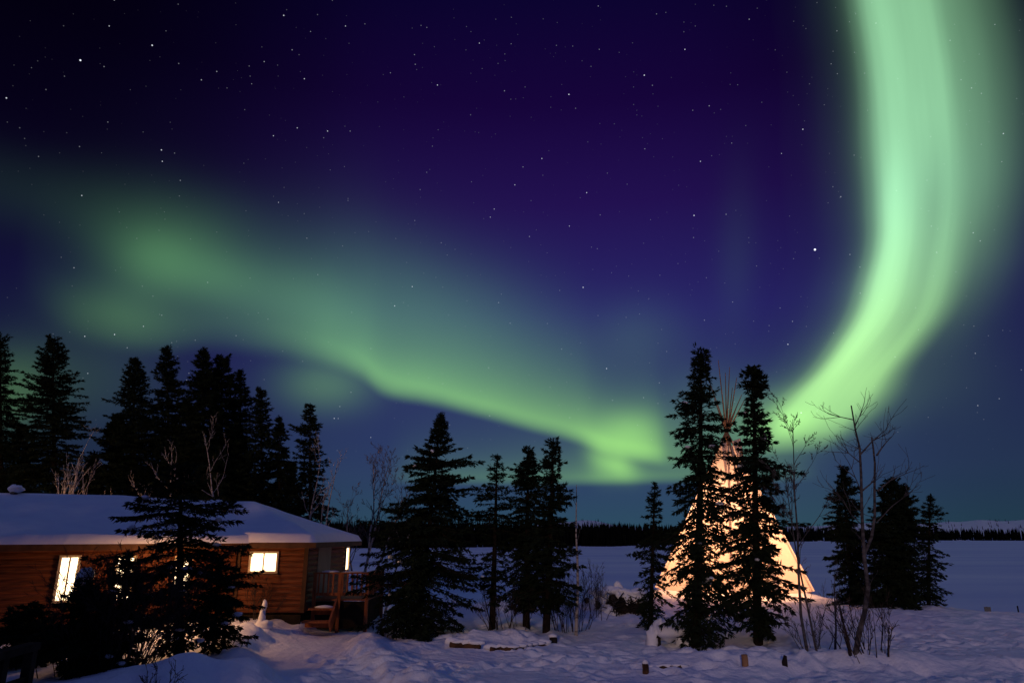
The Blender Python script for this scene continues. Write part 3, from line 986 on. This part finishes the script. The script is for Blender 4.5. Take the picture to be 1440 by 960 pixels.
bare_tree('thin leaning birch stem twined beside the round-crowned birch', (1150, 918), (1128, 640), 81, r=.028, maxlev=4, bark=DULL, twig=DULL, lim=.25, nkid=(6, 8), kids_from=.4, wig=.1, stems=[(0, 0, 1, -.05)])


def big_fork():
    p0 = ground_at(1205, 918)
    root = thing('birch_tree', 'big crooked leafless birch forking into two broken tops near the lake', 'tree', p0)
    g = np.random.default_rng(5)
    mbs = [MB(), MB()]

    def L3(pp):
        return np.array([at(x, y, p0.y) - p0 for x, y in pp])
    stem = L3([(1203, 922), (1208, 890), (1216, 860), (1221, 825), (1216, 790), (1214, 760), (1212, 720), (1211, 670), (1209, 630), (1203, 605), (1197, 570)])
    mbs[0].tube(stem, np.linspace(.058, .014, len(stem)), 8, False)
    st2 = L3([(1215, 780), (1227, 755), (1233, 725), (1234, 690), (1236, 650), (1235, 628), (1234, 612)])
    st2[:, 1] += np.linspace(0, .25, len(st2))
    mbs[0].tube(st2, np.linspace(.034, .016, len(st2)), 7, False)
    br = [[(1233, 640), (1242, 630), (1252, 620), (1262, 612)], [(1212, 690), (1224, 680), (1232, 670)], [(1234, 690), (1246, 676), (1260, 668)],
          [(1209, 640), (1220, 622), (1232, 608)], [(1202, 600), (1212, 585), (1222, 566)], [(1211, 690), (1200, 672), (1192, 660)], [(1209, 650), (1197, 636), (1188, 634)],
          [(1200, 590), (1188, 584), (1178, 578)], [(1214, 740), (1198, 722), (1188, 700)], [(1232, 735), (1250, 712), (1262, 700)]]
    for k_, b_ in enumerate(br):
        q = L3(b_)
        q[:, 1] += np.linspace(0, g.uniform(-.4, .4), len(q))
        mbs[0].tube(q, np.linspace(.02 if k_ < 4 else .012, .006, len(q)), 5, False)
        for _ in range(4):
            i = g.integers(1, len(q))
            dd = q[i] - q[i - 1]
            grow(mbs, q[i], dd + g.normal(0, .12, 3), g.uniform(.35, .8), .008, 2, g, 3, .6, (2, 3))
    for _ in range(16):
        i = int(g.integers(3, len(stem) - 1))
        grow(mbs, stem[i], g.normal(0, .5, 3) + [0, 0, .4], g.uniform(.25, .6), .008, 2, g, 3, .6, (2, 4))
    mbs[0].build('trunk', DULL, root, True)
    mbs[1].build('twigs', DULL, root)


big_fork()
bare_tree('short crooked birch sapling between the round-crowned and the forked birch', (1172, 915), (1172, 800), 83, r=.03, maxlev=3, bark=DULL, twig=DULL, lim=.35)
bare_tree('dark slanting sapling close against the forked birch trunk', (1193, 918), (1197, 840), 84, r=.04, maxlev=2, bark=TWIG, twig=TWIG, lim=.35)
shrub('tangle of leaning bare stems right of the forked birch foot', (1222, 916), 75, 70, 85, 22)
shrub('thin bare brush left of the forked birch foot', (1150, 914), 70, 60, 86, 12, m=DULL)
shrub('grey haze of brush on the slope behind the round-crowned birch', (1118, 800), 70, 90, 87, 26, Y=33, m=DULL, maxlev=3)
shrub('thicket of thin stems around the birch pole', (800, 888), 78, 80, 88, 34)
shrub('fine arching brush right of the birch pole near the snow pile', (838, 868), 62, 46, 89, 10, m=DULL, maxlev=3)
shrub('few upright bare stems between the thin and middle spruces', (705, 884), 75, 44, 90, 12)
shrub('sparse bare stems in front of the middle spruce trunk', (728, 884), 45, 40, 91, 6)
shrub('dense dark leafless bush filling the left foreground under the windows', (172, 935), 140, 105, 92, 60, Y=13.9, maxlev=3, nkid=(3, 5))
shrub('low black brush beside the railing at the left edge', (115, 920), 70, 70, 93, 45, Y=14.2, maxlev=3, nkid=(3, 5))
shrub('thin twigs sticking out of the drift near the young spruce', (215, 945), 60, 60, 94, 9, Y=11)
shrub('small bare shrub against the cabin wall under the wide window', (362, 876), 60, 40, 95, 10, Y=20)


# ------------------------------------------------------------------ cabin
KA = np.array([-7.85, 20.35])           # inner corner of the two wings
DA = np.array([-.78, -.626])            # along the left wing's front wall, away from the corner
NA = np.array([.626, -.78])             # outwards
ANG_A = math.atan2(.626, .78)
cab = thing('log_cabin', 'snow-roofed wooden cabin in two wings with lit windows', 'cabin', (KA[0], KA[1], 0))
O = np.array([KA[0], KA[1], 0])
ZB, ZT = .45, 2.28


def siding(p_, q_, zb, zt, name='wall'):
    """wall of rounded boards from p_ to q_ (front face), 0.16 thick"""
    p_, q_ = np.array(p_), np.array(q_)
    dd = q_ - p_
    Lw = np.linalg.norm(dd)
    dd /= Lw
    nn = np.array([dd[1], -dd[0]])
    nb = int(round((zt - zb) / .155))
    hb = (zt - zb) / nb
    m = MB()
    for i in range(nb):
        z0 = zb + i * hb
        pr = [(-.16, z0)] + [(.045 * math.sin(math.pi * (.06 + .88 * k / 5)) ** .6, z0 + hb * k / 5) for k in range(6)] + [(-.16, z0 + hb)]
        A = np.array([[*(p_ + nn * o_), z] for o_, z in pr]) - O
        B = np.array([[*(q_ + nn * o_), z] for o_, z in pr]) - O
        n = len(pr)
        m.add(np.concatenate([A, B]), [(j, n + j, n + j + 1, j + 1) for j in range(n - 1)])
    return m.build(name, WOOD, cab)


def onA(k, out=0., z=0.):
    w = KA + DA * k + NA * out
    return np.array([w[0], w[1], z])


XB, YB0, YB1, XBL = -5.9, 20.5, 25.9, -10.8
siding(onA(9.0)[:2], onA(0)[:2], ZB, ZT)
siding((KA[0], YB0), (XB, YB0), ZB, ZT)
siding((XB, YB0), (XB, YB1), ZB, ZT)
# back walls
siding(onA(-.3, -6.5)[:2], onA(9.0, -6.5)[:2], ZB, ZT)
siding((XB, YB1), (XBL, YB1), ZB, ZT)
siding(onA(9.0, -6.5)[:2], onA(9.0)[:2], ZB, ZT)
# dark skirting below the siding
sk = MB()
for p_, q_ in ((onA(9.0, -.12), onA(0, -.12)), (np.array([KA[0], YB0 + .12, 0]), np.array([XB - .05, YB0 + .12, 0])), (np.array([XB - .12, YB0 + .1, 0]), np.array([XB - .12, YB1, 0]))):
    c = (p_ + q_) / 2 - O
    dd = q_ - p_
    sk.box((c[0], c[1], (ZB - .1) / 2 - .06), (np.linalg.norm(dd), .06, ZB + .1), math.atan2(dd[1], dd[0]))
sk.build('skirting', SKIRT_SHADE, cab)
# corner boards
for (x, y) in ((XB + .02, YB0 - .02), (KA[0] + .05, YB0 - .03)):
    MB().box((x - O[0], y - O[1], (ZB + ZT) / 2), (.12, .12, ZT - ZB)).build('corner_board', TRIM, cab)


def window(c, w, h, ang, panes=2, name='window'):
    """c: centre on the wall surface; ang: direction of the wall"""
    fr = MB()
    d_ = np.array([math.cos(ang), math.sin(ang), 0])
    n_ = np.array([math.sin(ang), -math.cos(ang), 0])
    c = np.array(c) - O + n_ * .072
    b_ = .055
    for sg in (-1, 1):
        fr.box(c + d_ * sg * (w / 2 + b_ / 2), (b_, .07, h + 2 * b_), ang)
        fr.box(c + np.array([0, 0, sg * (h / 2 + b_ / 2)]), (w - .004, .066, b_), ang)
    for i in range(1, panes):
        fr.box(c + d_ * (w * (i / panes - .5)), (.035, .06, h - .004), ang)
    f = fr.build(name, FRAME, cab)
    pw = w / panes
    for i in range(panes):
        MB().box(c + d_ * (w * ((i + .5) / panes - .5)) - n_ * .012, (pw - .02, .012, h - .008), ang).build('pane', PANE, f)
    MB().box(c + np.array([0, 0, -h / 2 - b_ - .02]) + n_ * .03, (w + .2, .12, .035), ang).build('sill', TRIM, f)


def k_of(px, py):
    a, y, z = ray(px, py)
    q = a / y
    # (KA0 + DA0 k) = q (KA1 + DA1 k)
    return (q * KA[1] - KA[0]) / (DA[0] - q * DA[1])


for px in (93.5, 173, 254):
    k = k_of(px, 813)
    cpt = onA(k)
    zt_, zb_ = at(px, 781, cpt[1]).z, at(px, 846, cpt[1]).z
    if px > 200:
        zt_, zb_ = zt_ - .02, 1.0
    cpt[2] = (zt_ + zb_) / 2
    window(cpt, .36, zt_ - zb_ - .08, ANG_A, 2)
wl, wr = at(353, 790, YB0), at(391, 790, YB0)
wt, wb = at(372, 776, YB0).z, at(372, 804, YB0).z
window(((wl.x + wr.x) / 2, YB0, (wt + wb) / 2), wr.x - wl.x - .05, wt - wb - .06, 0, 2)
window((XB, 25.25, 1.75), .42, .72, R(90), 1)
# porch door on the side wall
d_o = MB().box((XB - O[0] + .03, 22.35 - O[1], 1.42), (.05, 1.5, 1.62)).build('door', DOORM, cab)
MB().box((XB - O[0] + .075, 22.95 - O[1], 1.35), (.05, .05, .14)).build('handle', METAL, d_o)


# roofs: a soffit slab and a rounded snow cover on it
def roof(frame_o, ang, u0, u1, v0, v1, hfun, thick, seed, gable_u0=False):
    nu, nv = int((u1 - u0) / .12) + 2, int((v1 - v0) / .12) + 2
    u = np.linspace(u0, u1, nu)
    v = np.linspace(v0, v1, nv)
    U, V = np.meshgrid(u, v)
    c, s = math.cos(ang), math.sin(ang)
    w1, w2 = VN(seed), VN(seed + 1)

    def world_(U, V):
        return frame_o[0] + U * c - V * s - O[0], frame_o[1] + U * s + V * c - O[1]
    base = hfun(U, V)
    ed = np.minimum(np.minimum(U - u0, u1 - U), np.minimum(V - v0, v1 - V))
    t_ = thick * (1 + .5 * w1(U * .6, V * .6) + .22 * w2(U * 1.9, V * 1.9))
    top = base + t_ * np.sqrt(np.clip(1 - (1 - np.clip(ed / .15, 0, 1)) ** 2, 0, 1)) + .02
    # the snow laps a little over the edge
    ou = np.where(U - u0 < .02, -1, np.where(u1 - U < .02, 1, 0)) * 0.
    x, y = world_(U + ou, V)
    m = MB().grid(x, y, top)
    m.build('roof_snow', SNOW_CAP, cab, True)
    r_ = MB()
    r_.grid(x, y, base)
    r_.grid(x, y, base - .05)
    # fascia
    per = [(0, slice(None)), (-1, slice(None)), (slice(None), 0), (slice(None), -1)]
    for p_ in per:
        xx, yy, bb = x[p_], y[p_], base[p_]
        r_.grid(np.stack([xx, xx]), np.stack([yy, yy]), np.stack([bb + .012, bb - .13]))
    r_.build('roof', TRIM, cab)


SL = .37
ov = .42
EZ = 2.30
LA, DPA = 9.6, 6.6
# left wing: frame with u along the wall towards the corner, v backwards
fa0 = KA + DA * 9.4 + NA * ov
roof(fa0, ANG_A, 0, 9.9, 0, DPA + 2 * ov, lambda U, V: EZ + SL * np.minimum(V, DPA + 2 * ov - V) * .86 + 0 * U, .18, 21)
ub = (XB + .36) - XBL
vb = YB1 - YB0 + .72
roof((XBL, YB0 - .36), 0, 0, ub, 0, vb, lambda U, V: EZ + .02 + SL * np.minimum(np.minimum(V, vb - V), ub - U), .17, 31)

# a roof vent under its own cap of snow near the left edge of the picture
vp = onA(5.25, -3.2)
vp[2] = EZ + SL * .86 * 3.4 + .12
vb_ = MB().tube([vp - O, vp - O + [0, 0, .26]], .10, 10).build('roof_vent', METAL, cab)
sb = MB()
blob(sb, vp - O + [0, 0, .28], (.22, .2, .11), 4, 14, 10)
sb.build('snow_cap', SNOW_CAP, vb_, True)

# porch
pch = MB()
DZ = .74
FX0, FX1, FY = -5.72, -4.2, 21.0
deck = MB()
for i in range(17):
    deck.box(((FX0 + FX1) / 2 - O[0], FY + .09 + i * .145 - O[1], DZ), (FX1 - FX0 + .05, .135, .04))
porch = deck.build('porch', DECK, cab)
for x, y in ((FX0, FY), (-5.0, FY), (FX1, FY), (FX1, FY + 2.4)):
    g0 = gz(x, y) - .1
    MB().box((x - O[0], y - O[1], (1.46 + g0) / 2), (.09, .09, 1.46 - g0)).build('post', DECK, porch)
MB().box(((FX0 + FX1) / 2 - O[0], FY - O[1], 1.48), (FX1 - FX0 + .12, .13, .04)).build('rail', DECK, porch)
MB().box(((FX0 + FX1) / 2 - O[0], FY - O[1], .90), (FX1 - FX0 - .1, .045, .08)).build('rail', DECK, porch)
MB().box((FX1 - O[0], FY + 1.2 - O[1], 1.482), (.13, 2.3, .04)).build('rail', DECK, porch)
for i in range(10):
    x = FX0 + .12 + i * .138
    if abs(x + 5.0) > .07:
        MB().box((x - O[0], FY - .045 - O[1], 1.16), (.045, .04, .60)).build('baluster', DECK, porch)
for i in range(12):
    MB().box((FX1 - O[0], FY + .2 + i * .18 - O[1], 1.16), (.04, .045, .60)).build('baluster', DECK, porch)
for (x, y, z) in ((-5.36, 20.62, .54), (-5.42, 20.28, .24)):
    s_ = MB().box((x - O[0], y - O[1], z), (.72, .32, .05)).box((x - O[0], y + .17 - O[1], z - .09), (.70, .03, .16)).build('step', DECK, porch)
MB().box((-4.99 - O[0], 20.45 - O[1], .4), (.05, .9, .34), rx=R(38)).build('stringer', DECK, porch)
MB().box((-3.75 - O[0], 22.9 - O[1], 1.12), (1.5, .09, .05), ry=R(1)).box((-3.75 - O[0], 22.93 - O[1], 1.02), (1.5, .04, .12)).build('ramp_rail', DECK, porch)
for x in (-4.1, -3.2):
    MB().box((x - O[0], 22.93 - O[1], .55), (.08, .08, 1.1)).build('ramp_post', DECK, porch)
pk = MB().box(((FX0 + FX1) / 2 - O[0], FY + .06 - O[1], .33), (FX1 - FX0 - .1, .03, .74)).box((FX1 - .06 - O[0], FY + 1.25 - O[1], .33), (.03, 2.3, .74))
pk.build('under_deck_shade', SKIRT_SHADE, porch)  # dark panels standing in for the black shade under the deck
sn = MB()
blob(sn, (-5.32 - O[0], FY - O[1], 1.515), (.30, .07, .035), 4)
blob(sn, (-4.6 - O[0], FY - O[1], 1.51), (.38, .07, .02), 5)
blob(sn, (-5.28 - O[0], 20.62 - O[1], .585), (.27, .12, .05), 6)
sn.build('porch_snow', SNOW_CAP, porch, True)


# assumed outdoor lamps, unseen, added to light the cabin and the trees behind
def lamp(label, p_, nrm, power, size=.06, z0=None):
    r_ = thing('assumed_outdoor_lamp', label, 'lamp', p_)
    nrm = np.array(nrm)
    MB().tube([nrm * -1.0 + [0, 0, .10], nrm * -.4 + [0, 0, .17], [0, 0, .13]], .015, 6).build('arm', METAL, r_)
    th = np.linspace(0, 2 * math.pi, 17)
    zz, rr = np.array([.13, .11, .03]), np.array([.03, .06, .12])
    X, Y_ = rr[:, None] * np.cos(th), rr[:, None] * np.sin(th)
    MB().grid(X, Y_, np.repeat(zz[:, None], 17, 1)).build('lamp_shade', METAL, r_, True)
    b = MB()
    blob(b, (0, 0, .02), (.035, .035, .045), 3, rough=0)
    b.build('bulb', BULB, r_, True)
    ld = bpy.data.lights.new('assumed_lamp_light', 'POINT')
    ld.energy = power
    ld.color = (1.0, .50, .20)
    ld.shadow_soft_size = size
    lo = bpy.data.objects.new('assumed_lamp_light', ld)
    lo.parent = r_
    lo.location = (0, 0, -.06)
    col.objects.link(lo)
    return r_


k = k_of(256.5, 800)
q_ = onA(k, 1.9)
q_[0] = at(257, 800, q_[1]).x
r_ = thing('assumed_lamp_post', 'assumed warm globe lamp on a post hidden behind the trunk of the young spruce', 'lamp', (q_[0], q_[1], gz(q_[0], q_[1])))  # assumed lamp, out of sight, added to light wall, eaves and snow
zl = 1.75 - r_.location.z
MB().tube([(0, 0, -.1), (0, 0, zl - .08)], .035, 8).build('post', METAL, r_)
MB().tube([(0, 0, zl - .10), (0, 0, zl - .05)], [.06, .045], 10).build('socket', METAL, r_)
b = MB()
blob(b, (0, 0, zl), (.05, .05, .06), 3, rough=0)
b.build('bulb', BULB, r_, True)
ld = bpy.data.lights.new('assumed_lamp_light', 'POINT')
ld.energy = 300
ld.color = (1.0, .48, .18)
ld.shadow_soft_size = .085
lo = bpy.data.objects.new('assumed_lamp_light', ld)
lo.parent = r_
lo.location = (0, 0, zl)
col.objects.link(lo)
lp2 = onA(4.3, -6.5 - 1.0, 2.2)
lamp('assumed unseen warm lamp on the back wall of the cabin below the birch it lights', Vector(lp2), (-NA[0], -NA[1], 0), 420)  # unseen lamp, assumed from the warm light on the birches

# snow-capped post by the cabin wall
p0 = ground_at(368, 879)
r_ = thing('garden_post', 'short post wearing a leaning cap of snow by the cabin wall', 'post', p0)
MB().tube([(0, 0, -.1), (0, 0, .5)], .045, 8).build('post', DARKW, r_)
sb = MB()
blob(sb, (.03, -.02, .46), (.07, .07, .16), 8, 14, 12)
blob(sb, (.0, -.05, .16), (.10, .10, .26), 9, 14, 12)
blob(sb, (.05, -.05, .02), (.28, .2, .14), 10, 14, 10)
sb.build('snow_cap', SNOW_CAP, r_, True)
# snow-laden bush top next to the left window, built as pole and box
p0 = at(119, 817, 15.0)
p0.z = gz(p0.x, p0.y)
r_ = thing('snowy_bush_top', 'snow-laden bush top beside the leaning left window, built as a pole and box', 'bush_top', p0)
zz = at(119, 817, 15.0).z - p0.z
MB().tube([(0, 0, -.1), (.01, 0, zz)], .03, 6).build('pole', DARKW, r_)
MB().box((0, 0, zz - .03), (.20, .22, .26), .3).build('box', DARKW, r_)
sb = MB()
blob(sb, (0, -.02, zz + .09), (.17, .17, .18), 18)
sb.build('snow_cap', SNOW_CAP, r_, True)

# ------------------------------------------------------------------ tipi
TY = 31.0
tb = at(1031, 836, TY)
TZ = gz(tb.x, TY)
tip = thing('tipi', 'tall canvas tipi glowing from a fire inside with bare poles at the top', 'tipi', (tb.x, TY, TZ))
RB = 205 / 960 * (TY / 1.06) / 2 + .1
apex = at(1022, 607, TY) - Vector((tb.x, TY, TZ))
ctop = at(1022, 628, TY).z - TZ
Ha = apex.z
nth, nz_ = 72, 40
w_ = VN(77)
th = np.linspace(0, 2 * math.pi, nth + 1)
zq = np.linspace(.05, ctop, nz_)
T, Z = np.meshgrid(th, zq)
q = Z / Ha
facet = 1 - .035 * np.abs(np.sin(T * 6.5)) * (1 - q) + .02 * w_(np.cos(T) * 3 + 9, np.sin(T) * 3 + Z)
rad_ = RB * (1 - q) * facet + .07
Xc = apex.x * q + rad_ * np.cos(T)
Yc = apex.y * q + rad_ * np.sin(T)
MB().grid(Xc, Yc, Z).build('canvas_cover', CANVAS, tip, True)
# smoke flaps and doorway seam on the near side
sf = MB()
for sg in (-1, 1):
    a0 = -math.pi / 2 + sg * .35
    qq = np.linspace(.70, .93, 6)
    rr = (RB * (1 - qq) + .12)
    inner = np.stack([apex.x * qq + rr * math.cos(a0), rr * math.sin(a0), qq * Ha], -1)
    outer = inner + np.array([sg * .32, -.22, .12]) * np.linspace(.3, 1, 6)[:, None]
    sf.grid(np.stack([inner[:, 0], outer[:, 0]]), np.stack([inner[:, 1], outer[:, 1]]), np.stack([inner[:, 2], outer[:, 2]]))
sf.build('smoke_flap', CANVAS, tip)
sm = MB()
qq = np.linspace(.02, .92, 16)
sm.tube(np.stack([apex.x * qq, -(RB * (1 - qq) + .10), qq * Ha], -1), .025, 5)
sm.build('door_seam', POLE, tip)
tops = [(1010, 506), (1026, 516), (1036, 531), (1043, 555), (996, 532), (1030, 545), (1014, 540), (1020, 524), (1047, 562), (1004, 560), (1024, 556), (1038, 566)]
for i, (px, py) in enumerate(tops):
    # foot opposite its tip
    e_ = at(px, py, TY + (.6 if i % 2 else -.5)) - Vector((tb.x, TY, TZ))
    cx, cy, cz = apex.x + (i % 3 - 1) * .04, (i % 2 - .5) * .06, Ha
    s_ = (0 - cz) / (e_.z - cz)
    foot = np.array([cx + (e_.x - cx) * s_, 0, 0])
    a0 = 2 * math.pi * (i + .5) / 12
    # keep the foot on the ring, on the side the tip leans away from
    fx_ = np.clip(foot[0], -RB * .965, RB * .965)
    fy_ = math.sqrt(max(0, (RB * .965) ** 2 - fx_ ** 2)) * (1 if i % 2 else -1)
    foot = np.array([fx_, fy_, 0])
    cc = np.array([cx, cy, cz])
    MB().tube([foot, foot * .5 + cc * .5, cc, (cc + np.array(e_)) / 2, np.array(e_)], [.055, .05, .042, .026, .014], 7).build('pole', POLE, tip)
for (lx_, ly_, z, pw, sz, cl) in ((0, 0, .9, 640, .4, (1.0, .47, .23)), (0, 0, 2.9, 400, .35, (1.0, .56, .36))):
    ld = bpy.data.lights.new('fire_light', 'POINT')
    ld.energy = pw
    ld.color = cl
    ld.shadow_soft_size = sz
    lo = bpy.data.objects.new('fire_light', ld)
    lo.parent = tip
    lo.location = (lx_, ly_, z)
    col.objects.link(lo)

# ------------------------------------------------------------------ snow pile with dark brush, left of the tipi
p0 = at(872, 862, 24.4)
p0.z = gz(p0.x, p0.y)
r_ = thing('brush_pile', 'heap of dark cut brush under slabs of warm-lit snow left of the tipi', 'brush pile', p0)
s = p0.y / 1.066 / 960
sb = MB()
for (x, y, z, a, b, c_) in ((-27, -6, 5, 12, 14, 16), (-26, -4, 16, 9, 12, 14), (-31, -6, 27, 13, 12, 5), (-14, -5, 30, 17, 12, 5), (1, -4, 27, 14, 12, 6), (-2, -3, 35, 6, 7, 6),
                            (14, -6, 24, 12, 12, 6), (27, -6, 26, 14, 12, 6), (36, -5, 17, 8, 12, 14), (9, -13, 18, 4, 5, 7), (20, -13, 19, 5, 5, 6), (-4, -14, 24, 4, 5, 5), (28, -14, 17, 3, 4, 6),
                            (-42, -2, 4, 18, 16, 12), (-18, -12, 2, 12, 12, 8), (0, 8, 10, 36, 10, 20)):
    blob(sb, (x * s, y * s, z * s), (a * s, b * s, c_ * s), abs(int(x * 7 + z)) + 3, 20, 14, .34)
sb.build('snow_slab', SNOW_CAP, r_, True)
bb = MB()
g = np.random.default_rng(3)
for i in range(260):
    c = np.array([g.uniform(-14, 34), g.uniform(-20, -8), g.uniform(1, 20)]) * s
    if c[2] > (26 - abs(c[0] / s - 6) * .35) * s:
        continue
    dv = g.normal(0, 1, 3) * [.16, .08, .14]
    bb.tube([c - dv, c, c + dv + g.normal(0, .03, 3)], [.018, .014, .005], 4)
for (x, z, a_, c_) in ((-9, 17, 6, 9), (0, 9, 9, 8), (9, 6, 8, 6), (17, 11, 6, 8), (24, 8, 7, 6), (31, 14, 5, 7)):
    blob(bb, (x * s, -9 * s, z * s), (a_ * s, 6 * s, c_ * s), 5 + x * x, 18, 12, .55)
blob(bb, (-33 * s, -20 * s, 11 * s), (4 * s, 4 * s, 5 * s), 15, 10, 8, .4)
blob(bb, (-47 * s, -12 * s, 16 * s), (4 * s, 4 * s, 4 * s), 19, 10, 8, .5)
bb.build('brush', DARKW, r_)

# ------------------------------------------------------------------ logs, bench, posts
def log(label, pxa, pxb, rad_, seed, name='fallen_log', sink=.0, group=None, dep=None):
    A, B = ground_at(*pxa), ground_at(*pxb)
    c = (A + B) / 2
    r_ = thing(name, label, 'log', c, 0, group)
    g = np.random.default_rng(seed)
    tt = np.linspace(-.5, .5, 8)
    dv = np.array(B - A)
    pts = tt[:, None] * dv + g.normal(0, .012, (8, 3)) + [0, 0, rad_ - sink]
    MB().tube(pts, rad_ * (1 + g.normal(0, .05, 8)), 10).build('trunk', LOGW, r_, True)
    sb = MB()
    n = max(3, int(np.linalg.norm(dv) / .16))
    for i in range(n):
        q = -.42 + .86 * i / (n - 1)
        blob(sb, dv * q + [0, rad_ * .7, rad_ * 2.0 - sink], (np.linalg.norm(dv) / n * .95, rad_ * 1.5, rad_ * g.uniform(.6, 1.2)), seed * 31 + i, 12, 8)
    sb.build('snow_cap', SNOW_CAP, r_, True)
    return r_


log('brown log with a pale sawn end at the left of the log ring', (632, 910), (674, 913), .07, 3, group=None)
log('dark red log in the middle of the log ring under thick snow', (690, 915), (722, 914), .055, 4, sink=.03)
log('dark log curving along the right side of the log ring', (728, 914), (766, 907), .055, 5, sink=.03)
p0 = ground_at(633, 913)


def stump(label, px, py, w, h, seed, m=LOGW, cap=True, cat='stump', name='tree_stump'):
    p0 = ground_at(px, py)
    s = p0.y / 1.08 / 960
    r_ = thing(name, label, cat, p0)
    MB().tube([(0, 0, -.08), (.005, 0, h * s * .5), (0, 0, h * s)], [w * s / 2 * 1.05, w * s / 2, w * s / 2 * .98], 12).build('trunk', m, r_)
    if cap:
        sb = MB()
        blob(sb, (0, 0, h * s + .02), (w * s * .55, w * s * .55, .05), seed)
        sb.build('snow_cap', SNOW_CAP, r_, True)


stump('short dark stump at the right end of the log ring', 778, 904, 11, 8, 6, DARKW)
stump('square-cut brown post end sticking up at the near log below the snowy bench', 908, 947, 9, 13, 7, LOGW, True, 'post', 'short_post')
stump('short yellowish post standing alone in the snow edge in front of the tipi', 1048, 937, 9, 15, 8, POLE, False, 'post', 'short_post')
log('thin log half buried in snow behind the square-cut post', (914, 943), (958, 941), .045, 9, sink=.02)
# dark pointed wedge
p0 = ground_at(1104, 937)
s = p0.y / 1.08 / 960
wv = np.array([(-6, 0, 0), (4, 0, 0), (4, 6, 0), (-6, 6, 0), (2, 0, 14), (4, 0, 13), (4, 6, 13), (2, 6, 14)]) * s
wv[:4, 2] -= .06
r_ = MB().add(wv, [(0, 1, 5, 4), (1, 2, 6, 5), (2, 3, 7, 6), (3, 0, 4, 7), (4, 5, 6, 7), (0, 3, 2, 1)]).build('wooden_wedge', DARKW)
wl_ = r_
wl_.location = p0
tag(wl_, 'small dark pointed board poking out of the snow right of the yellowish post', 'board')
# snow-covered bench left of the tall spruce
p0 = ground_at(942, 909)
s = p0.y / 1.075 / 960
r_ = thing('log_bench', 'low bench buried under a thick pillow of snow at the foot of the tallest spruce', 'bench', p0, .12)
MB().box((0, 0, .24), (44 * s, .34, .06)).build('seat', DARKW, r_)
for x in (-17 * s, 17 * s):
    MB().tube([(x, -.1, -.05), (x, -.1, .22)], .045, 8).build('leg', DARKW, r_)
sb = MB()
blob(sb, (2 * s, -.03, .34), (25 * s, .3, .19), 12, 22, 14, .4)
blob(sb, (-13 * s, 0, .40), (9 * s, .22, .2), 13, 16, 10, .4)
blob(sb, (-23 * s, .05, .14), (10 * s, .24, .30), 14, 16, 10, .45)
blob(sb, (22 * s, .05, .10), (15 * s, .3, .24), 15, 16, 10, .45)
sb.build('snow_cap', SNOW_CAP, r_, True)

# dark wooden railing at the left edge
p1, p2 = at(2, 935, 9.0), at(42, 925, 9.6)
r_ = thing('wooden_railing', 'dark wooden railing corner cut off by the lower left picture edge', 'railing', (p1.x, p1.y, gz(p1.x, p1.y)))
dv = p2 - p1
gl = gz(p1.x, p1.y)
ln = math.hypot(dv.x, dv.y)
ang = math.atan2(dv.y, dv.x)
ztop = at(42, 906, 9.6).z - gl
for q in (-1.6, 0, 1):
    MB().box((dv.x * q, dv.y * q, ztop / 2 - .1), (.11, .11, ztop + .2), ang).build('post', DARKW, r_)
mid = dv * -.3
MB().box((mid.x, mid.y, ztop - .02), (ln * 2.8, .16, .09), ang).build('rail', DARKW, r_)
MB().box((mid.x, mid.y - .005, ztop - .42), (ln * 2.5, .05, .10), ang).build('rail', DARKW, r_)
# two markers far out on the ice
for (px, pb, w, h, lab) in ((1389, 861, 9, 8, 'small grey board marker standing far out on the lake'), (1433, 864, 3, 12, 'thin dark stake standing on the lake near the right edge')):
    a, y, z = ray(px, pb)
    t_ = (LAKE_Z - CAM_Z) / z
    o_ = thing('lake_marker', lab, 'marker', (a * t_, y * t_, LAKE_Z))
    MB().box((0, 0, h * t_ / 960 / 2 - .02), (.05, .05, h * t_ / 960 + .04)).build('stake', DARKW, o_)
    if w > 4:
        MB().box((0, -.04, h * t_ / 960 * .6), (w * t_ / 960, .03, h * t_ / 960 * .75)).build('board', SIGNM, o_)
